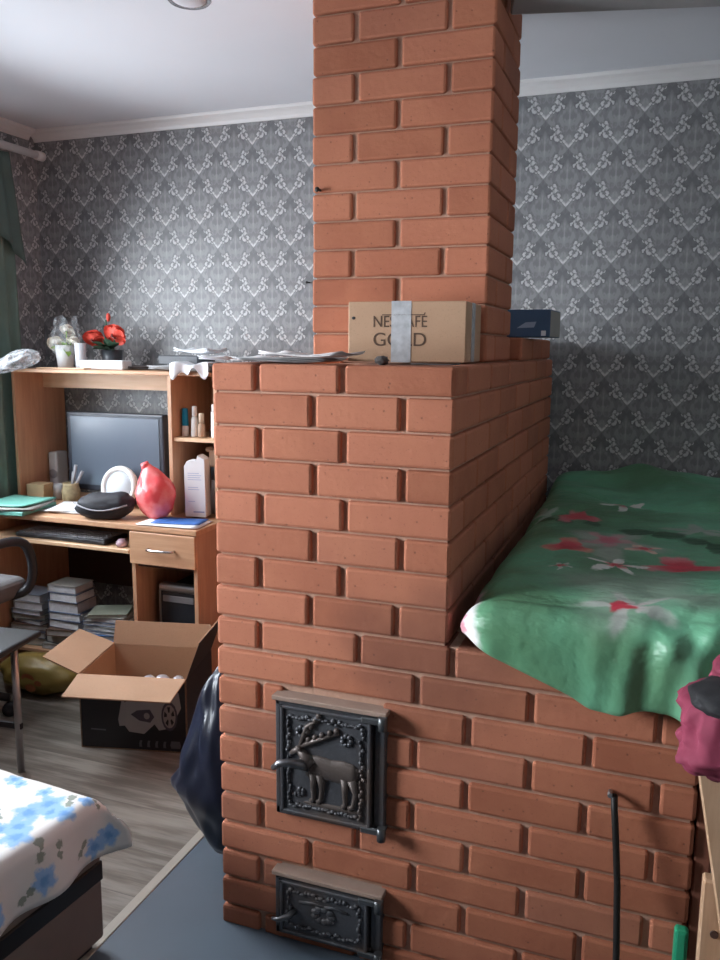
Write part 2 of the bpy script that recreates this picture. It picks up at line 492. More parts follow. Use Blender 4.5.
# ------------------------------------------------------------------ mesh helpers
def box(bm, x0, x1, y0, y1, z0, z1, bev=0.0, seg=1, mat=None, mi=0):
    r = bmesh.ops.create_cube(bm, size=1.0)
    vs = r['verts']
    T = Matrix.Translation(((x0 + x1) / 2, (y0 + y1) / 2, (z0 + z1) / 2)) @ Matrix.Diagonal((x1 - x0, y1 - y0, z1 - z0, 1))
    bmesh.ops.transform(bm, matrix=T, verts=vs)
    fs = {f for v in vs for f in v.link_faces}
    for f in fs:
        f.material_index = mi
    if bev > 0:
        es = {e for v in vs for e in v.link_edges}
        rr = bmesh.ops.bevel(bm, geom=list(es), offset=bev, segments=seg, affect='EDGES', profile=0.5, clamp_overlap=True)
        vs = list({v for f in rr['faces'] for v in f.verts} | {v for v in vs if v.is_valid})
        for f in {f for v in vs for f in v.link_faces}:
            f.material_index = mi
    if mat is not None:
        bmesh.ops.transform(bm, matrix=mat, verts=vs)
    return vs


def quadpts(bm, pts, mi=0):
    f = bm.faces.new([bm.verts.new(p) for p in pts])
    f.material_index = mi
    return f


def slab(bm, pts, th, mi=0):
    """a thin panel: the polygon pts thickened by th against its normal"""
    pts = [Vector(p) for p in pts]
    n = (pts[1] - pts[0]).cross(pts[2] - pts[1]).normalized()
    a = [bm.verts.new(p) for p in pts]
    b = [bm.verts.new(p - n * th) for p in pts]
    fs = [bm.faces.new(a), bm.faces.new(b[::-1])]
    k = len(pts)
    for i in range(k):
        j = (i + 1) % k
        fs.append(bm.faces.new((a[i], b[i], b[j], a[j])))
    for f in fs:
        f.material_index = mi


def tube(bm, pts, r, seg=8, mi=0, caps=True, radii=None):
    pts = [Vector(p) for p in pts]
    rings = []
    prev = None
    for i, p in enumerate(pts):
        d = (pts[min(i + 1, len(pts) - 1)] - pts[max(i - 1, 0)]).normalized()
        if prev is None:
            a = d.orthogonal().normalized()
        else:
            a = (prev - d * prev.dot(d)).normalized()
        prev = a
        b = d.cross(a)
        rr = radii[i] if radii else r
        rings.append([bm.verts.new(p + (a * math.cos(2 * PI * k / seg) + b * math.sin(2 * PI * k / seg)) * rr) for k in range(seg)])
    for i in range(len(rings) - 1):
        for k in range(seg):
            f = bm.faces.new((rings[i][k], rings[i][(k + 1) % seg], rings[i + 1][(k + 1) % seg], rings[i + 1][k]))
            f.material_index = mi
            f.smooth = True
    if caps:
        bm.faces.new(rings[0][::-1]).material_index = mi
        bm.faces.new(rings[-1]).material_index = mi


def lathe(bm, prof, c=(0, 0, 0), seg=24, mi=0, mat=None, close=True):
    rings = []
    vs = []
    for r, z in prof:
        ring = [bm.verts.new((c[0] + r * math.cos(2 * PI * k / seg), c[1] + r * math.sin(2 * PI * k / seg), c[2] + z)) for k in range(seg)]
        rings.append(ring)
        vs += ring
    for i in range(len(rings) - 1):
        for k in range(seg):
            f = bm.faces.new((rings[i][k], rings[i][(k + 1) % seg], rings[i + 1][(k + 1) % seg], rings[i + 1][k]))
            f.material_index = mi
            f.smooth = True
    if close:
        bm.faces.new(rings[0][::-1]).material_index = mi
        bm.faces.new(rings[-1]).material_index = mi
    if mat is not None:
        bmesh.ops.transform(bm, matrix=mat, verts=vs)
    return vs


def blob(bm, c, r, sub=4, fn=None, mi=0):
    rr = bmesh.ops.create_icosphere(bm, subdivisions=sub, radius=1.0)
    for v in rr['verts']:
        n = v.co.copy()
        k = fn(n) if fn else 1.0
        if isinstance(k, Vector):
            v.co = Vector(c) + k
        else:
            v.co = Vector((c[0] + n.x * r[0] * k, c[1] + n.y * r[1] * k, c[2] + n.z * r[2] * k))
        for f in v.link_faces:
            f.smooth = True
            f.material_index = mi
    return rr['verts']


def grid(bm, nu, nv, fn, uvfn=None, mi=0):
    V = [[bm.verts.new(fn(i / nu, j / nv)) for j in range(nv + 1)] for i in range(nu + 1)]
    uvl = bm.loops.layers.uv.verify() if uvfn else None
    for i in range(nu):
        for j in range(nv):
            f = bm.faces.new((V[i][j], V[i + 1][j], V[i + 1][j + 1], V[i][j + 1]))
            f.smooth = True
            f.material_index = mi
            if uvl:
                for l, (a, b) in zip(f.loops, ((i, j), (i + 1, j), (i + 1, j + 1), (i, j + 1))):
                    l[uvl].uv = uvfn(a / nu, b / nv)
    return V


def wloc(o):
    l = Vector((0, 0, 0))
    while o is not None:
        l += o.location
        o = o.parent
    return l


def obj(name, bm, mats, parent=None, loc=None, normals=True):
    if normals:
        bmesh.ops.recalc_face_normals(bm, faces=bm.faces)
    me = bpy.data.meshes.new(name)
    if parent is not None:
        org = wloc(parent)
    elif loc is not None:
        org = Vector(loc)
    else:
        xs = [v.co for v in bm.verts]
        lo = Vector([min(v[i] for v in xs) for i in range(3)])
        hi = Vector([max(v[i] for v in xs) for i in range(3)])
        org = Vector(((lo.x + hi.x) / 2, (lo.y + hi.y) / 2, lo.z))
    bmesh.ops.translate(bm, vec=-org, verts=bm.verts)
    bm.to_mesh(me)
    bm.free()
    if not isinstance(mats, (list, tuple)):
        mats = [mats]
    for m in mats:
        me.materials.append(M[m] if isinstance(m, str) else m)
    o = bpy.data.objects.new(name, me)
    COL.objects.link(o)
    if parent is not None:
        o.parent = parent
    else:
        o.location = org
    return o


def tag(o, label, cat, group=None, kind=None):
    if label:
        o['label'] = label
    if cat:
        o['category'] = cat
    if group:
        o['group'] = group
    if kind:
        o['kind'] = kind
    return o


def thing(name, label, cat, loc, group=None):
    o = bpy.data.objects.new(name, None)
    o.empty_display_size = 0.05
    COL.objects.link(o)
    o.location = loc
    return tag(o, label, cat, group)


def struct(name, bm, mats, loc=(0, 0, 0)):
    o = obj(name, bm, mats, None, loc)
    o['kind'] = 'structure'
    return o


def B():
    return bmesh.new()


def mod(o, typ, **kw):
    m = o.modifiers.new(typ.lower(), typ)
    for k, v in kw.items():
        setattr(m, k, v)
    return m


def text_mesh(s, size, width):
    cu = bpy.data.curves.new('lettering', 'FONT')
    cu.body = s
    cu.size = size
    cu.extrude = 0.0004
    cu.offset = 0.0
    o = bpy.data.objects.new('lettering', cu)
    COL.objects.link(o)
    dg = bpy.context.evaluated_depsgraph_get()
    me = bpy.data.meshes.new_from_object(o.evaluated_get(dg))
    bpy.data.objects.remove(o)
    bpy.data.curves.remove(cu)
    bm = B()
    bm.from_mesh(me)
    bpy.data.meshes.remove(me)
    xs = [v.co.x for v in bm.verts]
    ys = [v.co.y for v in bm.verts]
    k = width / (max(xs) - min(xs))
    for v in bm.verts:
        v.co.x = (v.co.x - min(xs)) * k
        v.co.y -= 0
    return bm, max(ys) - min(ys)


# ------------------------------------------------------------------ room shell
YB, XL, XR, YF, ZC = 1.65, -1.90, 2.25, -2.60, 2.47
bm = B(); box(bm, XL - .12, XR + .12, YF - .12, YB + .12, -0.10, 0.0); struct('floor', bm, 'floor')
bm = B(); box(bm, XL - .12, XR + .12, YF - .12, YB + .12, ZC, ZC + .1); struct('ceiling', bm, 'ceiling')
bm = B(); box(bm, XL - .12, XR + .12, YB, YB + .12, 0, ZC); struct('wall_back', bm, 'paper_x')
bm = B(); box(bm, XR, XR + .12, YF, YB, 0, ZC); struct('wall_right', bm, 'plaster_light')
bm = B(); box(bm, XL - .12, XR + .12, YF - .12, YF, 0, ZC); struct('wall_front', bm, 'plaster')
WIN = [(-0.02, 1.12, 0.90, 2.16), (-1.52, -0.53, 0.95, 1.98)]
bm = B()
for a, b in ((YF, -1.52), (-0.53, -0.02), (1.12, YB)):
    box(bm, XL - .12, XL, a, b, 0, ZC)
for a, b, z0, z1 in WIN:
    box(bm, XL - .12, XL, a, b, 0, z0)
    box(bm, XL - .12, XL, a, b, z1, ZC)
struct('wall_left', bm, 'paper_y')
for i, (a, b, z0, z1) in enumerate(WIN):
    bm = B()
    for (p, q, r, s) in ((a, a + .06, z0, z1), (b - .06, b, z0, z1), (a, b, z0, z0 + .06), (a, b, z1 - .06, z1), ((a + b) / 2 - .04, (a + b) / 2 + .04, z0, z1)):
        box(bm, XL - .10, XL - .04, p, q, r, s, .004)
    w = struct('window_%d' % (i + 1), bm, 'white_gloss')
    bm = B(); box(bm, XL - .075, XL - .068, a + .05, b - .05, z0 + .05, z1 - .05)
    obj('glass_pane', bm, 'film_glass', w)
    bm = B(); box(bm, XL - .03, XL + .008, a - .04, b + .04, z0 - .035, z0, .006)
    obj('window_sill', bm, 'white_gloss', w)


def crown(name, pts_fn, a, b):
    prof = [(0, 0), (0.008, 0), (0.014, 0.012), (0.030, 0.026), (0.046, 0.034), (0.05, 0.042), (0.05, 0.046), (0, 0.046)]
    bm = B()
    A = [bm.verts.new(pts_fn(a, u, v)) for u, v in prof]
    C_ = [bm.verts.new(pts_fn(b, u, v)) for u, v in prof]
    k = len(prof)
    for i in range(k):
        bm.faces.new((A[i], A[(i + 1) % k], C_[(i + 1) % k], C_[i]))
    bm.faces.new(A); bm.faces.new(C_[::-1])
    return struct(name, bm, 'white_gloss')


crown('trim_1', lambda s, u, v: (s, YB - u, ZC - .046 + v), XL, XR)
crown('trim_2', lambda s, u, v: (XL + u, s, ZC - .046 + v), YF, YB - .05)
bm = B(); box(bm, XL, -1.86, YB - .012, YB, 0, .06, .003); box(bm, -.70, 0, YB - .012, YB, 0, .06, .003); struct('baseboard_back', bm, 'white_gloss')
# blue-grey hearth sheet in front of and beside the stove, with its pale edge strip
bm = B(); box(bm, -0.235, 1.35, -2.4, 0.42, 0.0, 0.004); struct('floor_sheet', bm, 'sheet')
bm = B(); box(bm, -0.265, -0.235, -2.4, 0.42, 0.0, 0.007, .002); struct('trim_3', bm, 'strip')
# dropped beam running off the chimney to the right
bm = B()
box(bm, 0, 1.75, -.06, .06, 2.355, ZC, .004, mat=Matrix.Translation((.552, .62, 0)) @ Matrix.Rotation(math.radians(13), 4, 'Z'))
struct('ceiling_beam', bm, 'beam')

# ------------------------------------------------------------------ the brick stove
D = 0.07733
TOP = 1.446          # course grid
TV = 1.434           # the thinner top course ends here
XC = 0.578
G = 0.0060          # half joint
BV = 0.0075         # rounded arris


def brick(bm, x0, x1, y0, y1, z0, z1):
    j = lambda: random.uniform(-.0012, .0012)
    box(bm, x0 + j(), x1 + j(), y0 + j(), y1 + j(), z0, z1, BV, 2, mi=0)


def rowz(k):
    """course k counted from the stove top: its lower and upper z"""
    z1 = TOP - (k - 1) * D
    z0 = max(TOP - k * D, 0.0)
    g = .0024 if k < 9 else .0044
    return z0 + (g if k < 19 else 0.0), z1 - g if k > 1 else TV


stove = thing('brick_stove', 'large red brick heating stove with chimney column and iron doors', 'stove', (0.3, 0.8, 0))
SD = 1.60           # depth
DOORS = [(0.164, 0.441, 0.352, 0.653), (0.160, 0.437, 0.028, 0.197)]


def add_run(bm, joints, y0, y1, z0, z1, axis='x'):
    for a, b in zip(joints[:-1], joints[1:]):
        if b - a < 0.03:
            continue
        if axis == 'x':
            brick(bm, a + (G if a > joints[0] else 0), b - (G if b < joints[-1] else 0), y0, y1, z0, z1)
        else:
            brick(bm, y0, y1, a + (.0025 if a > joints[0] else -.004), b - (.0025 if b < joints[-1] else 0), z0, z1)


# upper body, courses 1-8
bm = B()
box(bm, .011, XC - .011, .011, SD - .011, TOP - 8 * D - .006, TV - .006, mi=1)
for k in range(1, 9):
    z0, z1 = rowz(k)
    odd = k % 2 == 1
    e = random.uniform(-.006, .006)
    J = [0, .117 + e, .326 + e, XC] if odd else [0, .2515 + e, .4615 + e, XC]
    dl, dr = (.25, .12) if odd else (.12, .25)
    for i, (a, b) in enumerate(zip(J[:-1], J[1:])):
        d = dl if i == 0 else dr if i == 2 else .12
        brick(bm, a + (G if i else 0), b - (G if i < 2 else 0), 0, d, z0, z1)
    add_run(bm, [dr + .006] + [dr + .01 + .258 * (n + 1) for n in range(5) if dr + .01 + .258 * (n + 1) < SD - .06] + [SD], XC - .12, XC, z0, z1, 'y')
    add_run(bm, [dl + .006] + [dl + .01 + .258 * (n + 1) for n in range(5) if dl + .01 + .258 * (n + 1) < SD - .06] + [SD], 0, .12, z0, z1, 'y')
bmesh.ops.recalc_face_normals(bm, faces=bm.faces)
obj('oven_body', bm, ['brick', 'mortar'], stove)

# lower courses 9-19 run on to the right as the sleeping bench
BX = 1.103
bm = B()
box(bm, .011, BX - .011, .011, SD - .011, 0.0, TOP - 8 * D - .006, mi=1)
for k in range(9, 20):
    z0, z1 = rowz(k)
    odd = k % 2 == 1
    if k == 9:
        J = [0, .115, .367, .588, .846, BX]
    elif odd:
        J = [0, .112, .368, .628, .888, BX]
    else:
        J = [0, .244, .5036, .7636, 1.0236, BX]
    if k > 9:
        J = [J[0]] + [j + random.uniform(-.004, .004) for j in J[1:-1]] + [J[-1]]
    dl, dr = (.25, .12) if odd else (.12, .25)
    n = len(J) - 1
    for i, (a, b) in enumerate(zip(J[:-1], J[1:])):
        d = dl if i == 0 else dr if i == n - 1 else .12
        aa, bb = a + (G if i else 0), b - (G if i < n - 1 else 0)
        hole = None
        for (h0, h1, hz0, hz1) in DOORS:
            if z0 < hz1 - .035 and z1 > hz0 + .035:
                hole = (h0 + .012, h1 - .012)
        if hole:
            if aa < hole[0] - .02:
                brick(bm, aa, min(bb, hole[0]), 0, d, z0, z1)
            if bb > hole[1] + .02:
                brick(bm, max(aa, hole[1]), bb, 0, d, z0, z1)
        else:
            brick(bm, aa, bb, 0, d, z0, z1)
    add_run(bm, [dr + .006] + [dr + .01 + .258 * (m + 1) for m in range(5) if dr + .01 + .258 * (m + 1) < SD - .06] + [SD], BX - .12, BX, z0, z1, 'y')
    add_run(bm, [dl + .006] + [dl + .01 + .258 * (m + 1) for m in range(5) if dl + .01 + .258 * (m + 1) < SD - .06] + [SD], 0, .12, z0, z1, 'y')
bmesh.ops.recalc_face_normals(bm, faces=bm.faces)
obj('bench', bm, ['brick', 'mortar'], stove)
# plastered end pier of the bench
bm = B(); box(bm, BX + .002, BX + .035, .012, SD, 0, TOP - 8 * D - .012, .004); obj('bench_end', bm, plain('end_pier_render', (0.24, 0.085, 0.05), 0.85), stove)

# chimney column
bm = B()
CX0, CX1, CY0, CY1 = 0.024, 0.532, 0.53, 0.90
box(bm, CX0 + .010, CX1 - .010, CY0 + .010, CY1 - .01, TV - .004, ZC, mi=1)
for k in range(1, 15):
    z0 = TV + (k - 1) * D + .0022
    z1 = min(TV + k * D - .0022, ZC)
    if z1 - z0 < .015:
        continue
    e = random.uniform(-.004, .004)
    if k % 2 == 0:
        J = [CX0, CX0 + .125 + e, CX0 + .383 + e, CX1]
    else:
        J = [CX0, CX0 + .254 + e, CX1]
    ds = [.25 if (k % 2 == 0) else .12, .12 if k % 2 else .25]
    n = len(J) - 1
    for i, (a, b) in enumerate(zip(J[:-1], J[1:])):
        d = ds[0] if i == 0 else ds[1] if i == n - 1 else .12
        brick(bm, a + (G if i else 0), b - (G if i < n - 1 else 0), CY0, CY0 + d, z0, z1)
    sp = CY0 + (.125 if k % 2 else .255)
    brick(bm, CX0, CX0 + .12, sp, CY1, z0, z1)
    brick(bm, CX1 - .12, CX1, sp, CY1, z0, z1)
bmesh.ops.recalc_face_normals(bm, faces=bm.faces)
obj('chimney', bm, ['brick', 'mortar'], stove)
# one raised course behind the chimney
bm = B()
box(bm, .06, .555, .915, SD - .01, TV - .004, TV + D - .012, mi=1)
for (a, b) in ((.91, 1.13), (1.142, 1.36), (1.372, SD)):
    brick(bm, .445, .566, a, b, TV + .003, TV + D - .004)
    brick(bm, .05, .17, a, b, TV + .003, TV + D - .004)
bmesh.ops.recalc_face_normals(bm, faces=bm.faces)
obj('raised_course', bm, ['brick', 'mortar'], stove)


def relief_blob(bm, c, r, sub=2):
    blob(bm, c, r, sub)


def stove_door(name, rect, big):
    x0, x1, z0, z1 = rect
    bm = B()
    # frame set into the brickwork, standing proud of it
    fr = .022
    yF = -.020
    box(bm, x0, x1, yF + .004, .06, z0, z0 + fr, .003)
    box(bm, x0, x1, yF + .004, .06, z1 - fr, z1, .003)
    box(bm, x0, x0 + fr * .6, yF + .004, .06, z0, z1, .003)
    box(bm, x1 - fr * 1.2, x1, yF + .004, .06, z0, z1, .003)
    door = obj(name, bm, 'iron', stove)
    bm = B()
    box(bm, x0 - .004, x1 + .006, -.028, .03, z1 - .006, z1 + .006, .002)
    obj('top_ledge', bm, plain('ash_dusted_clay', (0.30, 0.21, 0.165), 0.95, var=.15), door)
    bm = B()
    a0, a1, b0, b1 = x0 + fr * .8, x1 - fr * 1.4, z0 + fr * .6, z1 - fr * .7
    yD = -.022
    box(bm, a0, a1, yD, .02, b0, b1, .004, 2)
    # raised rim of the leaf
    for (p, q, r, s) in ((a0, a1, b0, b0 + .008), (a0, a1, b1 - .008, b1), (a0, a0 + .008, b0, b1), (a1 - .008, a1, b0, b1)):
        box(bm, p, q, yD - .006, yD + .004, r, s, .002)
    leafp = obj('door_leaf', bm, 'iron', door)
    # ornamental beaded vine
    bm = B()
    rnd = random.Random(3 if big else 5)
    m = .024
    n = 22 if big else 18
    for i in range(n):
        f = (i + .5) / n
        for zz in (b0 + m, b1 - m):
            relief_blob(bm, (a0 + m + f * (a1 - a0 - 2 * m), yD - .001, zz + rnd.uniform(-.004, .004)), (rnd.uniform(.005, .009), .0065, rnd.uniform(.003, .006)))
    nv = 22 if big else 7
    for i in range(nv):
        f = (i + .5) / nv
        for xx in (a0 + m * .95, a1 - m * .95):
            relief_blob(bm, (xx + rnd.uniform(-.005, .005), yD - .001, b0 + m + f * (b1 - b0 - 2 * m)), (rnd.uniform(.003, .006), .0065, rnd.uniform(.005, .009)))
    if big:
        for (cx, cz) in ((a0 + .055, b1 - .06), (a1 - .06, b1 - .062)):
            for i in range(7):
                an = i * PI * 2 / 7
                relief_blob(bm, (cx + math.cos(an) * .011, yD - .001, cz + math.sin(an) * .011), (.006, .006, .006))
        for i in range(8):
            relief_blob(bm, (a0 + .05 + rnd.uniform(-.014, .014), yD - .001, b0 + .045 + rnd.uniform(0, .03)), (.005, .005, .007))
    obj('vine_relief', bm, 'iron', leafp)
    bm = B()
    if big:
        # a standing deer in relief, facing left
        cx, cz = (a0 + a1) / 2 + .016, b0 + .128
        prof = [(-.052, .030, .024), (-.030, .031, .027), (0, .027, .022), (.030, .030, .024), (.050, .026, .020)]
        for k in range(27):
            f = k / 26 * (len(prof) - 1); q = min(int(f), len(prof) - 2); g = f - q
            px_, rr_, _ = [prof[q][w_] * (1 - g) + prof[q + 1][w_] * g for w_ in range(3)]
            blob(bm, (cx + px_, yD, cz), (.018, .011, rr_), 3)
        tube(bm, [(cx - .050, yD, cz + .008), (cx - .068, yD - .002, cz + .026), (cx - .080, yD - .002, cz + .040)], .012, 8, radii=[.020, .013, .010])
        tube(bm, [(cx - .074, yD - .003, cz + .044), (cx - .090, yD - .003, cz + .036), (cx - .104, yD - .002, cz + .026)], .008, 8, radii=[.011, .008, .005])
        for (lx, dx) in ((-.044, -.002), (-.028, .005), (.036, -.002), (.052, .010)):
            tube(bm, [(cx + lx, yD - .001, cz - .012), (cx + lx + dx, yD - .001, cz - .048), (cx + lx + dx * .3, yD - .001, cz - .080), (cx + lx - .007, yD - .001, cz - .086)], .006, 8, radii=[.013, .0075, .006, .007])
        for s_, tip in ((0, (.098, .046)), (1, (.052, .076))):
            base = Vector((cx - .078, yD - .002, cz + .050))
            end = Vector((cx - .078 + tip[0], yD - .002, cz + .050 + tip[1]))
            mid = (base + end) / 2 + Vector((-.010, -.002, .012 if s_ else -.004))
            tube(bm, [base, mid, end], .004, 6, radii=[.007, .006, .004])
            for f in (.25, .42, .6, .8, .97):
                q = base.lerp(end, f)
                blob(bm, q + Vector((-.004, -.001, .007)), (.007, .006, .008), 2)
        tube(bm, [(cx + .062, yD, cz + .016), (cx + .068, yD - .002, cz + .002)], .004, 6)
        blob(bm, (cx, yD + .004, cz - .094), (.085, .008, .009), 3)
        obj('deer_relief', bm, plain('rusted_iron', (0.105, 0.082, 0.073), 0.5, 0.3, var=.25), leafp)
    else:
        for i in range(9):
            an = i * 2 * PI / 9
            blob(bm, ((a0 + a1) / 2 + math.cos(an) * .022, yD, (b0 + b1) / 2 + math.sin(an) * .016), (.012, .007, .009), 2)
        tube(bm, [(a0 + .05, yD, b1 - .05), (a0 + .09, yD - .002, b1 - .042), (a0 + .13, yD, b1 - .05)], .004, 6)
        tube(bm, [(a1 - .05, yD, b1 - .05), (a1 - .09, yD - .002, b1 - .042), (a1 - .12, yD, b1 - .05)], .004, 6)
        obj('rosette_relief', bm, 'iron', leafp)
    # handle
    bm = B()
    if big:
        hz = b0 + .140
        tube(bm, [(a0 + .070, yD, hz - .012), (a0 + .058, yD - .020, hz), (a0 + .038, yD - .036, hz + .008), (a0 + .014, yD - .042, hz + .004), (a0 - .002, yD - .040, hz - .010)], .008, 10, radii=[.014, .012, .010, .009, .007])
    else:
        hz = (b0 + b1) / 2 - .018
        tube(bm, [(a0 + .040, yD, hz + .012), (a0 + .026, yD - .022, hz + .006), (a0 + .008, yD - .030, hz), (a0 - .010, yD - .028, hz - .002)], .006, 8, radii=[.008, .007, .006, .004])
    obj('handle', bm, plain('worn_iron', (0.16, 0.16, 0.17), 0.35, 0.8), door)
    for zz in (z0 + .012, z1 - .018):
        bm = B()
        tube(bm, [(x1 - .002, -.030, zz - .016), (x1 - .002, -.030, zz + .016)], .0105, 10)
        box(bm, x1 - .055, x1 - .004, -.030, -.02, zz - .008, zz + .008, .003)
        obj('hinge', bm, plain('worn_iron_hinge', (0.12, 0.125, 0.13), 0.4, 0.7), door)
    return door


stove_door('firebox_door', DOORS[0], True)
stove_door('ash_door', DOORS[1], False)

# small nails
bm = B(); tube(bm, [(-.472, YB + .01, 1.748), (-.472, YB - .035, 1.746)], .003, 6); blob(bm, (-.472, YB - .035, 1.746), (.006, .003, .006), 1)
tag(obj('nail', bm, 'rod_black'), 'dark nail in the grey wallpaper left of the chimney', 'nail')
bm = B(); tube(bm, [(.048, CY0 + .02, 1.907), (.048, CY0 - .022, 1.905)], .004, 6); blob(bm, (.048, CY0 - .022, 1.905), (.008, .004, .008), 1)
tag(obj('nail', bm, 'rod_black'), 'nail in the left edge of the brick chimney column', 'nail')

# ------------------------------------------------------------------ things on the stove top
cb = thing('cardboard_box', 'brown coffee carton with taped front standing on the stove before the chimney', 'box', (.44, .30, TV))
bx = Matrix.Translation((.233, .275, TV + .003)) @ Matrix.Rotation(math.radians(3), 4, 'Z')
BW, BDp, BH = .298, .225, .148
bm = B(); box(bm, 0, BW, 0, BDp, .001, BH, .002, mat=bx); obj('carton_body', bm, 'kraft', cb)
bm = B(); box(bm, .112, .162, -.0012, .0, .0, BH + .001, mat=bx)
obj('packing_tape', bm, 'tape', cb)
bm = B(); box(bm, BW, BW + .0012, .08, .125, .002, BH, mat=bx)
obj('packing_tape', bm, 'tape', cb)


def lettering(s, size, width, x, z, name):
    bm, h = text_mesh(s, size, width)
    bmesh.ops.transform(bm, matrix=bx @ Matrix.Translation((x, -.0006, z)) @ Matrix.Rotation(PI / 2, 4, 'X'), verts=bm.verts)
    return bm


bm = lettering('NESCAFÉ', .040, .136, .066, .086, 'n')
box(bm, .088, .196, -.0012, -.0004, .1145, .1168, mat=bx)
obj('lettering', bm, 'ink', cb)
bm = lettering('GOLD', .047, .134, .066, .040, 'g')
obj('lettering', bm, 'ink', cb)
bm = B(); blob(bm, (0, 0, 0), (.005, .001, .004), 2); bmesh.ops.transform(bm, matrix=bx @ Matrix.Translation((.014, -.0002, .108)), verts=bm.verts)
obj('hand_hole', bm, 'black', cb)

bb = thing('shoe_box', 'blue box with grey side at the back of the stove beside the chimney', 'box', (.53, 1.0, TV + D))
m = Matrix.Translation((.385, 1.00, TV + D - .001)) @ Matrix.Rotation(math.radians(-3), 4, 'Z')
bm = B(); box(bm, 0, .255, 0, .18, 0, .086, .002, mat=m); obj('box_body', bm, 'blue_card', bb)
bm = B(); box(bm, .255, .256, .004, .176, .002, .082, mat=m); obj('side_panel', bm, 'grey_card', bb)
bm = B(); quadpts(bm, [m @ Vector(p) for p in ((.150, -.001, .028), (.205, -.001, .030), (.212, -.001, .048), (.178, -.001, .046))]); obj('printed_emblem', bm, plain('pale_print', (.35, .42, .55), .5), bb)
bm = B(); quadpts(bm, [m @ Vector(p) for p in ((.228, -.001, .004), (.243, -.001, .004), (.243, -.001, .02), (.228, -.001, .02))]); obj('price_sticker', bm, 'white_card', bb)


def papers(name, label, cat, x, y, z, w, d, rot, mat, n=1, th=.0012, curl=.0, group=None):
    bm = B()
    for i in range(n):
        T = Matrix.Translation((x + random.uniform(-.006, .006) * (i > 0), y + random.uniform(-.006, .006) * (i > 0), z + i * th)) @ Matrix.Rotation(rot + random.uniform(-.08, .08) * (i > 0), 4, 'Z')

        def fn(u, v):
            c = curl * ((u - .5) ** 2 * 4 * .5 + (v - .5) ** 2 * 4 * .5) * (1 + .5 * math.sin(u * 7 + i))
            return T @ Vector(((u - .5) * w, (v - .5) * d, c + .0005))
        grid(bm, 8, 8, fn)
    o = obj(name, bm, mat, normals=False)
    mod(o, 'SOLIDIFY', thickness=th * .8, offset=1)
    return tag(o, label, cat, group)


papers('newspaper', 'thin newspaper pages lying on the front left of the stove top', 'newspaper', .13, .16, TV + .001, .24, .26, .25, 'paper_grey', 4, .0022, .006)
papers('paper_sheet', 'pale sheet of paper on the stove top left of the cardboard carton', 'paper', .22, .07, TV + .014, .22, .11, -.2, plain('pale_magazine', (.55, .52, .52), .6, var=.3, scale=20), 2, .0022, .008)
bm = B(); blob(bm, (.395, .062, TV + .010), (.016, .012, .010), 3, lambda n: 1 + .4 * noise.noise(n * 3))
tag(obj('paper_scrap', bm, plain('dark_scrap', (.10, .085, .08), .8)), 'small dark crumpled scrap at the foot of the carton on the stove', 'scrap')
papers('paper_strip', 'narrow dark paper strip sticking out under the right of the carton', 'paper', .515, .075, TV + .001, .10, .05, .05, plain('dark_paper', (.10, .09, .085), .7), 1, .002, .002)

# ------------------------------------------------------------------ duvet on the sleeping bench
NZ = lambda x, y, s, k=0.0: noise.noise(Vector((x * s, y * s, k)))


def duvet_fn(u, v):
    X0, X1 = .600, 1.235
    x = X0 + (X1 - X0) * u
    # arc from the front hem (v=0) over the rounded front edge to the wall
    L = .16 + 1.62
    s = v * L
    hem = .858 - .10 * min(1, max(0, (x - .62) / .26)) - .012 * max(0, (x - .88) / .2)
    hem += .010 * math.sin(x * 26) * (x > .85)
    top = .942 + .012 * NZ(x, 0, 3.0)
    if s < .16:
        f = s / .16
        z = hem + (top - hem) * (1 - (1 - f) ** 1.9)
        y = -.052 - .012 * math.sin(f * PI) + .075 * f ** 3.0
    else:
        y = .023 + (s - .16) * .975
        yy = y
        z = top + .022 * math.sin(min(1, (yy - .02) / .5) * PI / 2)
        z += .018 * NZ(x, yy, 3.4, 1.7) + .008 * NZ(x, yy, 9, 4.0)
        # rumpled roll against the wall
        k = max(0, (yy - 1.05) / .55)
        z += .055 * k * k + .020 * k * math.sin(x * 13 + yy * 9) + .016 * k * NZ(x, yy, 8, 9)
        # long folds
        z -= .030 * math.exp(-((yy - 1.25 + .28 * (x - .85) + .05 * math.sin(x * 8)) / .03) ** 2) * min(1, max(0, (x - .64) / .08))
        z -= .026 * math.exp(-((yy - 1.05 - .30 * (x - .95)) / .025) ** 2) * min(1, max(0, (x - .98) / .08))
        z -= .022 * math.exp(-((yy - .88 - 1.3 * (x - .66)) / .03) ** 2) * min(1, max(0, (.80 - x) / .06))
    # front wrinkles at right
    wr = max(0, (x - .86) / .3) * max(0, 1 - s / .40)
    y -= .019 * wr * math.sin(x * 48 + s * 30 + 4 * NZ(x, s, 8)) + .012 * wr * math.sin(x * 95 - s * 22)
    z += .012 * wr * math.sin(x * 40 - s * 40)
    # left edge rolls down beside the stove
    e = max(0, 1 - (x - X0) / .085)
    dz = .085 * (1 - math.sqrt(max(0, 1 - e ** 2)))
    if s >= .16:
        z -= dz
    else:
        z = max(hem, z - dz * (s / .16))
        y += .02 * e * e * (1 - s / .16)
    # front left corner is rounded in plan
    if y < .16 and e > 0:
        y += .05 * e * e * max(0, 1 - max(0, y) / .16)
    x += .006 * NZ(y, z, 9, 2) * (1 - e)
    return Vector((x, min(y, 1.632), max(z, .835 if y > 0 else .70)))


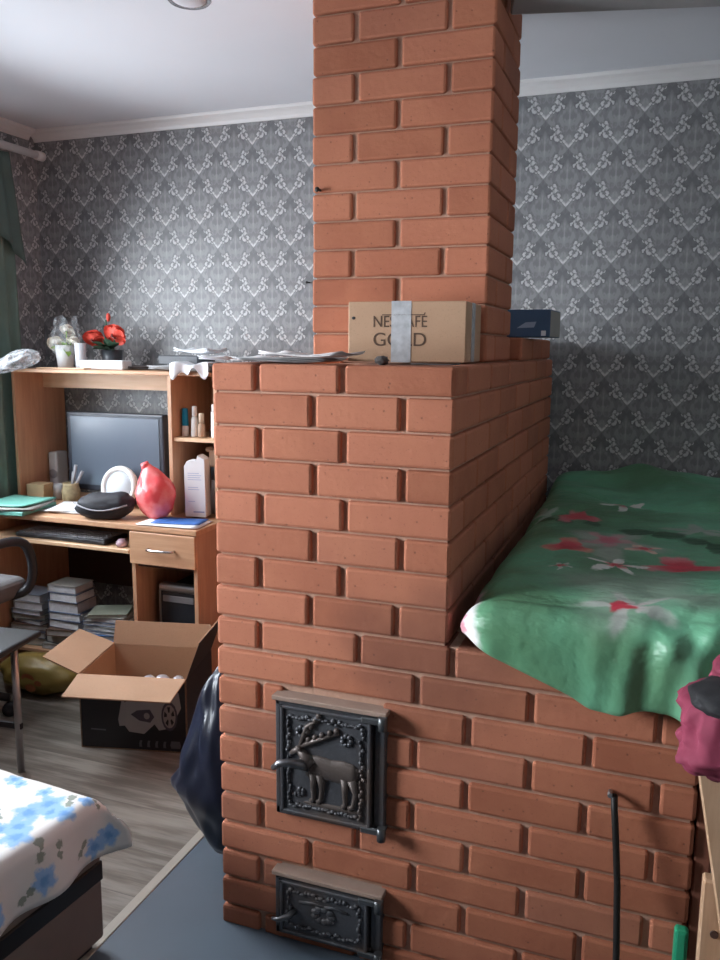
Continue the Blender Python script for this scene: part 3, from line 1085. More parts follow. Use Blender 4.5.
bm = B()
grid(bm, 70, 150, duvet_fn, lambda u, v: (.600 + .635 * u, v * 1.78))
o = obj('duvet', bm, 'duvet', normals=False)
mod(o, 'SOLIDIFY', thickness=.012, offset=-1)
mod(o, 'SUBSURF', levels=1, render_levels=1)
tag(o, 'green floral duvet spread over the brick sleeping bench', 'duvet')

# ------------------------------------------------------------------ right foreground: ladder, clothes, broom, poker
ld = thing('wooden_ladder', 'light pine step ladder standing beside the right end of the stove', 'ladder', (1.16, -.20, 0))
bm = B()
P0, P1 = Vector((1.082, -.16, .745)), Vector((1.226, -.16, -.004))
d = (P1 - P0).normalized()
nrm = Vector((-d.z, 0, d.x))
t0 = P0
t1 = P0 + d * ((P0.z - 0.005) / -d.z)
w = Vector((.075, 0, .018))
for (a, b) in ((t0, t1),):
    vs = [a, a + Vector((.095, 0, 0)), b + Vector((.095, 0, 0)), b]
    slab(bm, [Vector((p.x, -.195, p.z)) for p in vs], -.03)
bmesh.ops.bevel(bm, geom=list(bm.edges), offset=.004, segments=1, affect='EDGES')
obj('front_stile', bm, 'pine', ld)
bm = B(); box(bm, 1.112, 1.20, -.155, -.125, 0.0045, .50, .004); obj('rear_leg', bm, 'pine', ld)
bm = B()
lathe(bm, [(.0075, 0), (.0075, .004)], (0, 0, 0), 12, mat=Matrix.Translation((1.138, -.1545, .395)) @ Matrix.Rotation(PI / 2, 4, 'X'))
obj('bolt_hole', bm, 'brown_dark', ld)
for zz in (.22, .48):
    bm = B(); box(bm, 1.22 + .1 * (.78 - zz) / .42 * .9, 1.52, -.19, -.12, zz - .012, zz + .012, .004); obj('tread', bm, 'pine', ld)
bm = B(); box(bm, 1.115, 1.60, -.155, -.06, .730, .752, .004); obj('top_step', bm, 'pine', ld)
bm = B(); box(bm, 1.52, 1.60, -.155, -.125, 0.004, .729, .004); obj('rear_leg', bm, 'pine', ld)

jk = thing('jacket', 'magenta garment with black lining heaped on top of the wooden ladder', 'clothing', (1.14, -.15, .78))


def jf(n):
    r = 1 + .22 * noise.noise(n * 2.2 + Vector((4, 1, 0))) + .10 * noise.noise(n * 5.5) + .05 * noise.noise(n * 11)
    return Vector((n.x * .125 * r + .030 * n.z, n.y * .11 * r, n.z * .085 * r + (.015 if n.z > 0 else 0) - .03 * max(0, -n.y) * (n.z < .2)))


bm = B(); blob(bm, (1.172, -.225, .842), (1, 1, 1), 5, jf); obj('sleeve', bm, 'magenta', jk)
bm = B(); blob(bm, (1.145, -.275, .906), (.088, .080, .028), 4, lambda n: 1 + .12 * noise.noise(n * 3)); obj('lining', bm, 'black_cloth', jk)
bm = B(); blob(bm, (1.190, -.20, .925), (.10, .08, .042), 4, lambda n: 1 + .15 * noise.noise(n * 2.6 + Vector((7, 0, 0)))); obj('collar', bm, 'magenta', jk)
bm = B(); blob(bm, (1.185, -.352, .888), (.055, .012, .010), 3); obj('white_trim', bm, 'white_card', jk)
bm = B(); blob(bm, (1.185, -.335, .822), (.038, .012, .012), 3, lambda n: 1 + .1 * noise.noise(n * 3)); obj('dark_stripe', bm, 'black_cloth', jk)

pk = thing('poker', 'thin black iron poker leaning upright on the right of the brick stove', 'poker', (.968, -.05, 0))
bm = B()
tube(bm, [(.972, -.105, .013), (.970, -.088, .12), (.967, -.068, .24), (.960, -.048, .38), (.951, -.038, .48), (.945, -.030, .535), (.943, -.020, .553), (.943, -.012, .557)], .007, 10)
obj('shaft', bm, 'rod_black', pk)
bm = B(); tube(bm, [(.934, -.024, .560), (.934, -.003, .560)], .005, 8); obj('hook', bm, 'steel', pk)

br = thing('broom', 'green plastic brush handle standing in front of the stove by the ladder', 'broom', (1.088, -.07, 0))
bm = B(); box(bm, 1.074, 1.101, -.075, -.05, .06, .328, .007, 2); obj('handle', bm, 'green_plastic', br)
bm = B(); box(bm, 1.064, 1.111, -.105, -.03, .03, .07, .008, 2); obj('brush_head', bm, 'green_plastic', br)
bm = B(); box(bm, 1.068, 1.107, -.10, -.035, .0045, .032, .003); obj('bristles', bm, 'black', br)

# ------------------------------------------------------------------ computer desk (one unit with its hutch)
dk = thing('computer_desk', 'beech laminate computer desk with hutch and drawer against the back wall', 'desk', (-1.27, 1.36, 0))
DX0, DX1, DY0, DY1, DH = -1.808, -.715, 1.08, 1.635, .75
bm = B(); box(bm, DX0, DX1, DY0, DY1, DH - .024, DH - .0012, .003, 2); obj('worktop', bm, 'beech', dk)
for x in (DX0 + .005, -1.032, DX1 - .023):
    bm = B(); box(bm, x, x + .018, DY0 + .012, DY1 - .01, .0, DH - .024, .001); obj('side_panel', bm, 'beech_v', dk)
bm = B(); box(bm, DX0 + .02, -1.034, DY1 - .03, DY1 - .014, .30, .70); obj('back_panel', bm, 'brown_dark', dk)
bm = B(); box(bm, DX0 + .02, -1.034, DY0 + .06, DY1 - .03, .10, .1168, .001); obj('foot_shelf', bm, 'beech', dk)
bm = B(); box(bm, DX0 + .02, -1.036, DY0 - .002, DY1 - .16, .625, .6418, .002); obj('keyboard_tray', bm, 'beech_edge', dk)
dw = None
bm = B(); box(bm, -1.030, -.722, DY0 - .004, DY0 + .014, .588, .722, .002); dw = obj('drawer', bm, 'beech', dk)
bm = B(); tube(bm, [(-.938, DY0 - .004, .655), (-.935, DY0 - .022, .655), (-.905, DY0 - .028, .6555), (-.850, DY0 - .028, .656), (-.818, DY0 - .022, .656), (-.815, DY0 - .004, .656)], .0055, 8); obj('handle', bm, 'chrome', dw)
bm = B(); box(bm, -1.014, -.738, DY0 + .03, DY1 - .02, .570, .586); box(bm, -1.014, -.738, DY1 - .03, DY1 - .015, .08, .57); obj('tower_bay', bm, 'brown_dark', dk)
bm = B(); box(bm, -1.014, -.738, DY0 + .03, DY1 - .032, .085, .1018); obj('tower_shelf', bm, 'beech', dk)
HY = 1.30
bm = B(); box(bm, -1.800, -1.784, HY, DY1 - .002, DH, 1.350, .001); obj('hutch_panel', bm, 'beech_v', dk)
bm = B(); box(bm, -.975, -.957, HY, DY1 - .002, DH, 1.350, .001); obj('hutch_panel', bm, 'beech_v', dk)
bm = B(); box(bm, -.755, -.737, HY, DY1 - .002, DH, 1.350, .001); obj('hutch_panel', bm, 'beech_v', dk)
bm = B(); box(bm, -1.806, -.733, HY - .004, DY1, 1.350, 1.3658, .002); obj('hutch_top', bm, 'beech', dk)
bm = B(); box(bm, -1.784, -.976, 1.485, 1.502, 1.274, 1.350, .001); obj('hutch_apron', bm, 'beech_edge', dk)
bm = B(); box(bm, -.957, -.755, HY + .01, DY1 - .015, 1.072, 1.0878, .002); obj('hutch_shelf', bm, 'beech_edge', dk)
bm = B(); box(bm, -.957, -.755, DY1 - .014, DY1 - .006, DH, 1.350); obj('hutch_back', bm, 'beech_v', dk)

# ---- monitor
mn = thing('computer_monitor', 'wide dark flat monitor on the desk under the hutch', 'monitor', (-1.36, 1.45, DH))
bm = B(); box(bm, -1.625, -1.095, 1.445, 1.49, .80, 1.168, .008, 2); obj('casing', bm, 'bezel', mn)
bm = B(); box(bm, -1.600, -1.118, 1.442, 1.446, .828, 1.148, .001); obj('screen', bm, 'screen', mn)
bm = B(); box(bm, -1.41, -1.31, 1.49, 1.52, .77, .95, .006); box(bm, -1.47, -1.25, 1.40, 1.56, DH, DH + .016, .006); obj('stand', bm, 'bezel', mn)

# ---- desk-top things
sp = thing('desk_speaker', 'narrow pale speaker standing left of the monitor on the desk', 'speaker', (-1.745, 1.50, DH))
bm = B(); box(bm, -1.772, -1.722, 1.48, 1.56, DH, .965, .008, 2); obj('cabinet', bm, 'speaker_white', sp)
bm = B(); lathe(bm, [(.024, 0), (.020, .003), (.004, .001)], (0, 0, 0), 20, mat=Matrix.Translation((-1.747, 1.481, .86)) @ Matrix.Rotation(PI / 2, 4, 'X')); obj('speaker_cone', bm, 'grey_plastic', sp)

bm = B(); box(bm, -.045, .045, -.04, .04, 0, .084, .002, mat=Matrix.Translation((-1.722, 1.36, DH)) @ Matrix.Rotation(.12, 4, 'Z'))
tag(obj('small_carton', bm, plain('tan_card', (.42, .30, .17), .8, var=.2)), 'small tan cardboard box on the left end of the desk', 'box')
bm = B(); lathe(bm, [(.026, 0), (.030, .004), (.032, .07), (.028, .07), (.026, .01)], (-1.685, 1.43, DH), 20)
tag(obj('mug', bm, 'speaker_white'), 'pale mug between the tan box and the speaker on the desk', 'mug')

pc = thing('pencil_jar', 'wicker jar holding brushes in front of the monitor', 'jar', (-1.575, 1.435 - .04, DH))
bm = B(); lathe(bm, [(.033, 0), (.040, .015), (.043, .05), (.036, .078), (.038, .090), (.033, .090), (.030, .03)], (-1.575, 1.395, DH), 24); obj('jar_body', bm, 'jar', pc)
for dx, dy, h in ((.035, .0, .175), (.062, .01, .145), (.01, .012, .14)):
    bm = B(); tube(bm, [(-1.577, 1.395, DH + .03), (-1.575 + dx, 1.395 + dy, DH + h)], .0055, 8, radii=[.005, .008]); obj('brush', bm, 'grey_plastic', pc)

for i in range(2):
    papers('paper_stack', ['upper white sheets spread on the desk left of the black pouch', 'lower white sheets spread under others on the desk'][1 - i], 'paper', -1.425 + .02 * i, 1.265 + .012 * i, DH + .001 + .006 * i, .26, .22, .12 + .2 * i, 'paper', 3, .0016, .002, None)
bm = B()
box(bm, -.11, .11, -.13, .13, 0, .018, .003, mat=Matrix.Translation((-1.665, 1.150, DH)) @ Matrix.Rotation(.15, 4, 'Z'))
tag(obj('document_folder', bm, 'teal'), 'thick lower teal folder on the left of the desk', 'folder')
papers('document_folder', 'grey folder lying on top of the lower teal folder', 'folder', -1.640, 1.145, DH + .0195, .21, .25, .32, 'grey_card', 3, .003, .002)
papers('document_folder', 'topmost teal folder on the stack at the desk left', 'folder', -1.672, 1.168, DH + .030, .22, .23, .05, 'teal', 2, .003, .004)

# black pouch
po = thing('zip_pouch', 'black zipped pouch lying on the desk front beside the red bag', 'pouch', (-1.175, 1.15, DH))


def pf(n):
    k = 1 + .10 * noise.noise(n * 2.3) + .04 * noise.noise(n * 6)
    sx = abs(n.x) ** .75 * (1 if n.x > 0 else -1)
    sy = abs(n.y) ** .8 * (1 if n.y > 0 else -1)
    z = n.z * .056 * k + .052
    z *= 1 + .22 * (n.x > 0) * n.x
    return Vector((sx * .125 * k, sy * .062 * k, max(.001, z)))


bm = B(); blob(bm, (0, 0, 0), (1, 1, 1), 4, pf)
pm = Matrix.Translation((-1.196, 1.148, DH)) @ Matrix.Rotation(math.radians(14), 4, 'Z')
bmesh.ops.transform(bm, matrix=pm, verts=bm.verts)
obj('pouch_body', bm, 'pouch', po)
bm = B()
tube(bm, [pm @ Vector((-.122 + .0235 * i, -.064 * math.sqrt(max(0.05, 1 - ((-.122 + .0235 * i) / .14) ** 2)) - .004, .070 - .026 * math.sin(i / 10.4 * PI))) for i in range(11)], .0035, 8)
obj('zip', bm, 'piping', po)

# white ring standing against the monitor
bm = B()
R0, r0 = .082, .013
cc = Vector((-1.285, 1.37, DH + .094))
rm = Matrix.Translation(cc) @ Matrix.Rotation(math.radians(78), 4, 'X')
V = [[bm.verts.new(rm @ Vector(((R0 + r0 * math.cos(b)) * math.cos(a), (R0 + r0 * math.cos(b)) * math.sin(a), r0 * 1.4 * math.sin(b)))) for b in [2 * PI * j / 10 for j in range(10)]] for a in [2 * PI * i / 40 for i in range(40)]]
for i in range(40):
    for j in range(10):
        f = bm.faces.new((V[i][j], V[(i + 1) % 40][j], V[(i + 1) % 40][(j + 1) % 10], V[i][(j + 1) % 10])); f.smooth = True
rg = thing('round_plate', 'round white rimmed plate propped upright before the monitor', 'plate', (-1.285, 1.385, DH))
obj('rim', bm, 'bottle_white', rg)
bm = B(); lathe(bm, [(.001, .001), (.06, .002), (.082, .004), (.082, .008), (.001, .006)], (0, 0, 0), 32, mat=rm); obj('disc', bm, plain('lid_translucent', (.52, .55, .58), .4), rg)

# red bag
def rf(n):
    k = 1 + .10 * noise.noise(n * 2.0 + Vector((3, 3, 1))) + .05 * noise.noise(n * 6)
    z = n.z * .118
    taper = 1 - .45 * max(0, n.z) ** 1.3
    x = n.x * .086 * k * taper - .035 * max(0, n.z) ** 2
    return Vector((x, n.y * .075 * k * taper, max(-.1120, z * (1 + .05 * noise.noise(n * 3)))))


rb = thing('plastic_bag', 'bright red plastic bag of shopping on the desk beside the black pouch', 'bag', (-1.03, 1.24, DH))
bm = B(); blob(bm, (-.992, 1.220, DH + .1135), (1, 1, 1), 4, rf); obj('bag_body', bm, 'red_bag', rb)
bm = B(); tube(bm, [(-1.028, 1.220, DH + .205), (-1.036, 1.210, DH + .232), (-1.023, 1.215, DH + .240)], .012, 8, radii=[.026, .017, .007]); obj('knot', bm, 'red_bag', rb)

papers('paper_sheet', 'white sheet sticking out under the blue leaflet on the desk', 'paper', -.865, 1.165, DH + .001, .27, .15, .10, 'paper', 2, .0015, .001)
papers('leaflet', 'blue leaflet lying on white paper at the desk front right', 'leaflet', -.855, 1.185, DH + .006, .21, .115, .18, 'blue_paper', 1, .002, .001)
wc = thing('white_carton', 'tall white box standing at the right end of the desk', 'box', (-.838, 1.29, DH))
m = Matrix.Translation((-.885, 1.275, DH + .008)) @ Matrix.Rotation(math.radians(10), 4, 'Z')
bm = B()
vsn = [(0, 0, 0), (.090, 0, 0), (.088, 0, .245), (.058, 0, .262), (.052, 0, .238), (.012, 0, .238), (-.002, 0, .215)]
slab(bm, [m @ Vector(v) for v in vsn], .065); obj('carton_body', bm, 'white_card', wc)
pale_ink = plain('pale_blue_print', (.35, .42, .62), .5)
for (zz, x0_, w0, hh) in ((.185, .014, .05, .002), (.176, .014, .06, .002), (.167, .014, .055, .002), (.158, .014, .06, .002), (.125, .014, .045, .002), (.116, .014, .05, .002), (.065, .014, .03, .002), (.018, .036, .049, .006)):
    bm = B()
    quadpts(bm, [m @ Vector(v) for v in ((x0_, -.0008, zz), (x0_ + w0, -.0008, zz), (x0_ + w0, -.0008, zz + hh), (x0_, -.0008, zz + hh))])
    obj('print_line', bm, pale_ink, wc)

bm = B(); lathe(bm, [(.024, 0), (.026, .10), (.022, .112), (.022, .118)], (-.958 + .03, 1.40, DH), 20)
tag(obj('tumbler', bm, 'pink_plastic'), 'pale pink plastic cup between red bag and white box', 'cup')
bm = B(); box(bm, -.945, -.875, 1.36, 1.41, DH, DH + .022, .004)
tag(obj('purple_case', bm, plain('violet_plastic', (.10, .07, .22), .4)), 'small violet case lying beside the pink cup on the desk', 'case')
ck = thing('coffee_grinder', 'tan and dark appliance behind the tall white box in the hutch', 'appliance', (-.82, 1.42, DH))
bm = B(); lathe(bm, [(.035, 0), (.037, .06), (.03, .10), (.026, .16)], (-.815, 1.43, DH), 20); obj('appliance_body', bm, plain('grey_translucent', (.40, .36, .36), .3), ck)
bm = B(); lathe(bm, [(.030, .15), (.030, .20), (.027, .205)], (-.815, 1.43, DH), 20); obj('collar', bm, 'pot_dark', ck)
bm = B(); box(bm, -.842, -.790, 1.40, 1.46, DH + .205, DH + .285, .008, 2); box(bm, -.865, -.79, 1.41, 1.45, DH + .268, DH + .290, .008, 2); obj('cap', bm, 'tan', ck)

# keyboard and mouse on the tray
kb = thing('keyboard', 'dark computer keyboard lying on the pull-out tray', 'keyboard', (-1.42, 1.2, .643))
bm = B(); box(bm, -1.64, -1.17, 1.10, 1.26, .643, .663, .005, 2); obj('keyboard_case', bm, 'black', kb)
bm = B()
for r in range(5):
    for c in range(20):
        box(bm, -1.63 + c * .0225, -1.612 + c * .0225, 1.112 + r * .028, 1.133 + r * .028, .662, .667)
tag(obj('keys', bm, 'grey_plastic', kb), None, None, None, 'stuff')
bm = B(); lathe(bm, [(.001, 0), (.022, .003), (.024, .018), (.015, .032), (.001, .035)], (-1.095, 1.115, .643), 20)
cp = obj('glass_ornament', bm, plain('pinkish_glass', (.45, .32, .38), .15, var=.5, scale=50))
tag(cp, 'small round pinkish ornament on the tray beside the drawer', 'ornament')

# PC tower
tw = thing('computer_tower', 'black computer tower with silver top edge in the desk bay', 'computer', (-.885, 1.33, .103))
bm = B(); box(bm, -.968, -.792, 1.21, 1.585, .103, .452, .006, 2); obj('case', bm, 'black', tw)
bm = B(); box(bm, -.972, -.788, 1.196, 1.214, .103, .468, .010, 3); obj('front_bezel', bm, plain('graphite_plastic', (.035, .04, .05), .25), tw)
bm = B(); box(bm, -.972, -.788, 1.185, 1.23, .445, .480, .012, 3); obj('silver_trim', bm, 'steel', tw)
bm = B(); box(bm, -.972, -.964, 1.188, 1.197, .11, .45, .002); box(bm, -.796, -.788, 1.188, 1.197, .11, .45, .002); obj('side_trim', bm, 'steel', tw)
bm = B(); box(bm, -.955, -.805, 1.192, 1.197, .400, .428, .002); obj('disc_drive', bm, 'grey_plastic', tw)

# shelf bottles
bt = thing('bottle', 'small bottle with turquoise cap at left of the hutch shelf', 'bottle', (-.935, 1.37, 1.089), 'bottles on the hutch shelf')
bm = B(); lathe(bm, [(.014, 0), (.015, .004), (.015, .040), (.012, .046)], (-.935, 1.37, 1.089), 16); obj('bottle_body', bm, 'bottle_white', bt)
bm = B(); lathe(bm, [(.014, .046), (.0145, .05), (.0125, .118), (.010, .120)], (-.935, 1.37, 1.089), 16); obj('cap', bm, 'cyan_cap', bt)
bt = thing('bottle', 'slim white bottle second from left on the hutch shelf', 'bottle', (-.882, 1.37, 1.089), 'bottles on the hutch shelf')
bm = B(); lathe(bm, [(.016, 0), (.017, .004), (.015, .075), (.009, .088)], (-.888, 1.37, 1.089), 16); obj('bottle_body', bm, 'bottle_white', bt)
bm = B(); lathe(bm, [(.011, .088), (.011, .128), (.009, .131)], (-.888, 1.37, 1.089), 16); obj('cap', bm, 'bottle_white', bt)
bt = thing('bottle', 'beige capped brown bottle in the middle of the hutch shelf', 'bottle', (-.857, 1.365, 1.089), 'bottles on the hutch shelf')
bm = B(); lathe(bm, [(.015, 0), (.016, .004), (.016, .052), (.009, .060)], (-.852, 1.365, 1.089), 16); obj('bottle_body', bm, 'tan', bt)
bm = B(); lathe(bm, [(.0115, .060), (.0115, .100), (.009, .102)], (-.852, 1.365, 1.089), 16); obj('cap', bm, plain('beige_cap', (.62, .52, .40), .4), bt)
bm = B(); lathe(bm, [(.019, 0), (.021, .004), (.021, .032), (.017, .036), (.017, .05), (.015, .052)], (-.812, 1.40, 1.089), 16)
tag(obj('jar', bm, 'brown_dark'), 'small dark jar on the hutch shelf left of the tall white tube', 'jar')
bt = thing('bottle', 'tall white tube at the right end of the hutch shelf', 'bottle', (-.783, 1.36, 1.089), 'bottles on the hutch shelf')
bm = B(); lathe(bm, [(.014, 0), (.015, .004), (.015, .11)], (-.785, 1.36, 1.089), 16); obj('bottle_body', bm, 'bottle_white', bt)
bm = B(); lathe(bm, [(.012, .11), (.012, .14), (.010, .142)], (-.785, 1.36, 1.089), 16); obj('cap', bm, 'bottle_white', bt)

# ------------------------------------------------------------------ on top of the hutch
HT = 1.367


def rose(bm, c, R, mi=0, seed=0, tilt=(0, -.6)):
    rr = random.Random(seed)
    T = Matrix.Translation(c) @ Matrix.Rotation(tilt[0], 4, 'Z') @ Matrix.Rotation(-tilt[1], 4, 'X')
    for ring, (n, r, h, open_) in enumerate(((3, .20, .74, .0), (4, .36, .74, .1), (5, .56, .68, .3), (6, .78, .56, .6), (7, .98, .38, 1.0))):
        for k in range(n):
            a0 = 2 * PI * k / n + ring * .6 + rr.uniform(-.15, .15)
            wdt = 2 * PI / n * .68

            def fn(u, v):
                a = a0 + (u - .5) * 2 * wdt * (.55 + .45 * math.sin(min(v * 1.25, 1) * PI * .5))
                rad = R * r * (.30 + .70 * v ** (.55 + .25 * open_)) * (1 - .10 * (2 * u - 1) ** 2)
                zz = R * (h * v ** .8 * 1.2 - .34 * open_ * v ** 3 - .12 * (2 * u - 1) ** 2 * v)
                return T @ Vector((rad * math.cos(a), rad * math.sin(a), zz))
            grid(bm, 6, 5, fn, mi=mi)


def leaf(bm, base, tip, w, mi=0):
    base, tip = Vector(base), Vector(tip)
    d = tip - base
    s = d.cross(Vector((0, .3, 1))).normalized()
    n = s.cross(d).normalized()

    def fn(u, v):
        ww = w * math.sin(PI * min(1, v * .96 + .04)) ** .8
        return base + d * v + s * (u - .5) * ww + n * (abs(u - .5) * ww * .5 - .12 * d.length * (v - .5) ** 2)
    grid(bm, 4, 6, fn, mi=mi)


# white roses wrapped in film, in a white vase
wv = thing('flower_vase', 'cream artificial roses wrapped in film in a white pot on the hutch', 'flowers', (-1.585, 1.44, HT))
bm = B(); lathe(bm, [(.030, 0), (.034, .004), (.044, .105), (.040, .105), (.030, .02)], (-1.60, 1.43, HT), 24); obj('pot', bm, 'white_card', wv)
bm = B()
rose(bm, (-1.632, 1.41, HT + .105), .046, 0, 1, (.3, .9)); rose(bm, (-1.548, 1.42, HT + .110), .040, 0, 2, (-.3, .8)); rose(bm, (-1.585, 1.43, HT + .165), .038, 0, 3, (0, .7))
obj('blossoms', bm, 'white_petal', wv, normals=False)
bm = B()
for (x, z) in ((-1.632, .128), (-1.552, .142), (-1.585, .187)):
    tube(bm, [(-1.595, 1.43, HT + .05), (x, 1.43, HT + z)], .003, 6)
leaf(bm, (-1.59, 1.41, HT + .09), (-1.545, 1.385, HT + .055), .04); leaf(bm, (-1.60, 1.42, HT + .10), (-1.55, 1.39, HT + .11), .035); leaf(bm, (-1.6, 1.42, HT + .09), (-1.66, 1.40, HT + .09), .035)
obj('leaves', bm, 'leaf_light', wv, normals=False)
bm = B()


def wrap(u, v):
    a = 2 * PI * u
    r = .035 + .034 * math.sin(min(1, v * 1.5) * PI * .72) - .02 * max(0, v - .7) / .3 + .012 * (v > .8) * math.sin(a * 5)
    r *= 1 + .18 * math.sin(a * 7 + v * 3)
    return Vector((-1.598 + r * math.cos(a) + .01 * v, 1.43 + r * .8 * math.sin(a), HT + .05 + .175 * v + .015 * math.sin(a * 3) * v))


grid(bm, 48, 14, wrap); obj('film_wrap', bm, 'film', wv, normals=False)

rv = thing('flower_pot', 'two coral red artificial roses in a dark pot on the hutch', 'flowers', (-1.43, 1.49, HT))
bm = B(); lathe(bm, [(.036, 0), (.040, .004), (.050, .085), (.046, .085), (.036, .02)], (-1.395, 1.50, HT), 24); obj('pot', bm, 'pot_dark', rv)
bm = B(); rose(bm, (-1.462, 1.46, HT + .128), .054, 0, 5, (.25, .7)); obj('blossom', bm, 'red_petal', rv, normals=False)
bm = B(); rose(bm, (-1.352, 1.46, HT + .148), .058, 0, 8, (-.1, .95)); obj('blossom', bm, 'red_petal', rv, normals=False)
bm = B(); blob(bm, (-1.408, 1.50, HT + .232), (.010, .010, .020), 3); obj('bud', bm, 'red_petal', rv)
bm = B()
for (x, z) in ((-1.462, .16), (-1.352, .175), (-1.408, .22)):
    tube(bm, [(-1.395, 1.50, HT + .05), ((x - 1.395) / 2, 1.49, HT + .12), (x, 1.48, HT + z)], .0035, 6)
for (tx, ty, tz, w) in ((-1.465, 1.45, .12, .05), (-1.45, 1.43, .09, .055), (-1.42, 1.40, .10, .06), (-1.37, 1.41, .10, .055), (-1.32, 1.45, .12, .045), (-1.34, 1.43, .085, .05), (-1.45, 1.52, .20, .05), (-1.46, 1.50, .15, .05), (-1.40, 1.46, .14, .05)):
    leaf(bm, (-1.40, 1.48, HT + .085), (tx, ty, HT + tz), w)
obj('leaves', bm, 'leaf', rv, normals=False)
bm = B(); lathe(bm, [(.020, 0), (.022, .004), (.026, .115), (.023, .115), (.018, .01)], (-1.484, 1.392, HT), 20)
tag(obj('slim_vase', bm, plain('pale_vase', (.62, .65, .68), .3)), 'slim pale vase between the white pot and the red roses', 'vase')
bm = B(); box(bm, -1.478, -1.245, 1.37, 1.44, HT, HT + .040, .004)
tag(obj('long_carton', bm, 'white_card'), 'long low white box before the red roses on the hutch', 'box')
bm = B(); box(bm, -1.66, -1.40, 1.305, 1.355, HT, HT + .006, .001)
tag(obj('wooden_board', bm, 'beech_edge'), 'thin pale wooden strip at the front edge of the hutch top', 'board')

# clear plastic bag hanging over the left end of the hutch
bm = B()


def pb(n):
    k = 1 + .16 * noise.noise(n * 2.4 + Vector((1, 8, 2))) + .07 * noise.noise(n * 7)
    return Vector((n.x * .100 * k, n.y * .095 * k, n.z * .042 * k - .040 * max(0, -n.x) ** 1.2 - .02 * max(0, -n.y) + .02 * max(0, n.x)))


blob(bm, (-1.690, 1.225, HT + .040), (1, 1, 1), 4, pb)
for v in bm.verts:
    if v.co.y > HY - .012:
        v.co.z = max(v.co.z, HT + .002)
cbag = obj('clear_bag', bm, 'film_bag')
tag(cbag, 'crumpled clear plastic bag hanging over the left end of the hutch', 'bag')

# black box with papers and a white bag on the right of the hutch
bm = B(); box(bm, -.10, .10, -.07, .07, 0, .038, .003, mat=Matrix.Translation((-.955, 1.43, HT + .027)) @ Matrix.Rotation(-.05, 4, 'Z'))
tag(obj('flat_case', bm, plain('slate_case', (.065, .07, .08), .5)), 'flat dark grey case among papers on the hutch top', 'case')
papers('paper_stack', 'loose papers under the dark flat case on the hutch', 'paper', -.93, 1.46, HT + .001, .34, .22, .1, 'paper_grey', 5, .0035, .006)
papers('paper_sheet', 'white sheets lying on the dark flat case atop the hutch', 'paper', -.90, 1.45, HT + .072, .20, .12, -.2, 'paper', 3, .004, .012)
papers('paper_stack', 'white papers right of the dark case beside the stove corner', 'paper', -.785, 1.40, HT + .048, .13, .15, .3, 'paper', 4, .004, .006)
papers('magazine', 'dark magazine lying flat left of the dark case on the hutch', 'magazine', -1.235, 1.52, HT + .001, .16, .20, .4, plain('dark_cover', (.10, .085, .085), .5, var=.4), 3, .004, .004)
bm = B()


def hang(u, v):
    x = -.945 + .185 * u
    s = v * .16
    dr = .042 + .022 * math.sin(u * PI * 2.6 + .2) + .014 * math.sin(u * 17)
    f = v
    y = 1.40 - .124 * min(1, f * 1.5) - .010 * math.sin(u * 13) * f
    z = HT + .034 + .008 * math.sin(u * 9) - (0 if f < .70 else (f - .70) / .30 * dr)
    return Vector((x, y, z))


grid(bm, 24, 14, hang)
o = obj('white_bag', bm, 'paper', normals=False); mod(o, 'SOLIDIFY', thickness=.002, offset=1)
tag(o, 'crumpled white bag hanging over the hutch front above the bottles', 'bag')

# ------------------------------------------------------------------ books under the desk
BK = [plain('cover_%d' % i, c, .6, var=.15) for i, c in enumerate(((.10, .13, .20), (.05, .05, .07), (.20, .23, .28), (.30, .29, .27), (.12, .07, .05), (.16, .22, .34), (.05, .16, .40), (.22, .24, .19)))]
PG = [plain('pages_%d' % i, c, .85, var=.15, scale=60) for i, c in enumerate(((.50, .50, .52), (.60, .61, .63), (.38, .36, .34)))]
ORD = ['topmost', 'second', 'third', 'fourth', 'fifth', 'sixth', 'seventh', 'eighth', 'ninth']


def stack(where, x, y, z, specs, group):
    n = len(specs)
    zz = z
    for i, (w, d, h, rot, ci, pi_, word) in enumerate(specs):
        pos = ORD[n - 1 - i]
        lab = '%s book, %s of the %s under the desk' % (word, (pos if n - 1 - i == 0 else pos + ' from the top'), where)
        xx, yy = x + random.uniform(-.008, .008), y + random.uniform(-.006, .006)
        bk = thing('book', lab, 'book', (xx, yy, zz), group)
        T = Matrix.Translation((xx, yy, zz)) @ Matrix.Rotation(rot, 4, 'Z')
        bm = B(); t_ = .0025
        box(bm, -w / 2, w / 2, -d / 2, d / 2, 0, t_, mat=T); box(bm, -w / 2, w / 2, -d / 2, d / 2, h - t_, h, mat=T); box(bm, -w / 2, -w / 2 + t_, -d / 2, d / 2, 0, h, mat=T)
        obj('cover', bm, BK[ci], bk)
        bm = B(); box(bm, -w / 2 + .003, w / 2 - .004, -d / 2 + .004, d / 2 - .004, t_, h - t_, mat=T)
        obj('pages', bm, PG[pi_], bk)
        zz += h + .0006


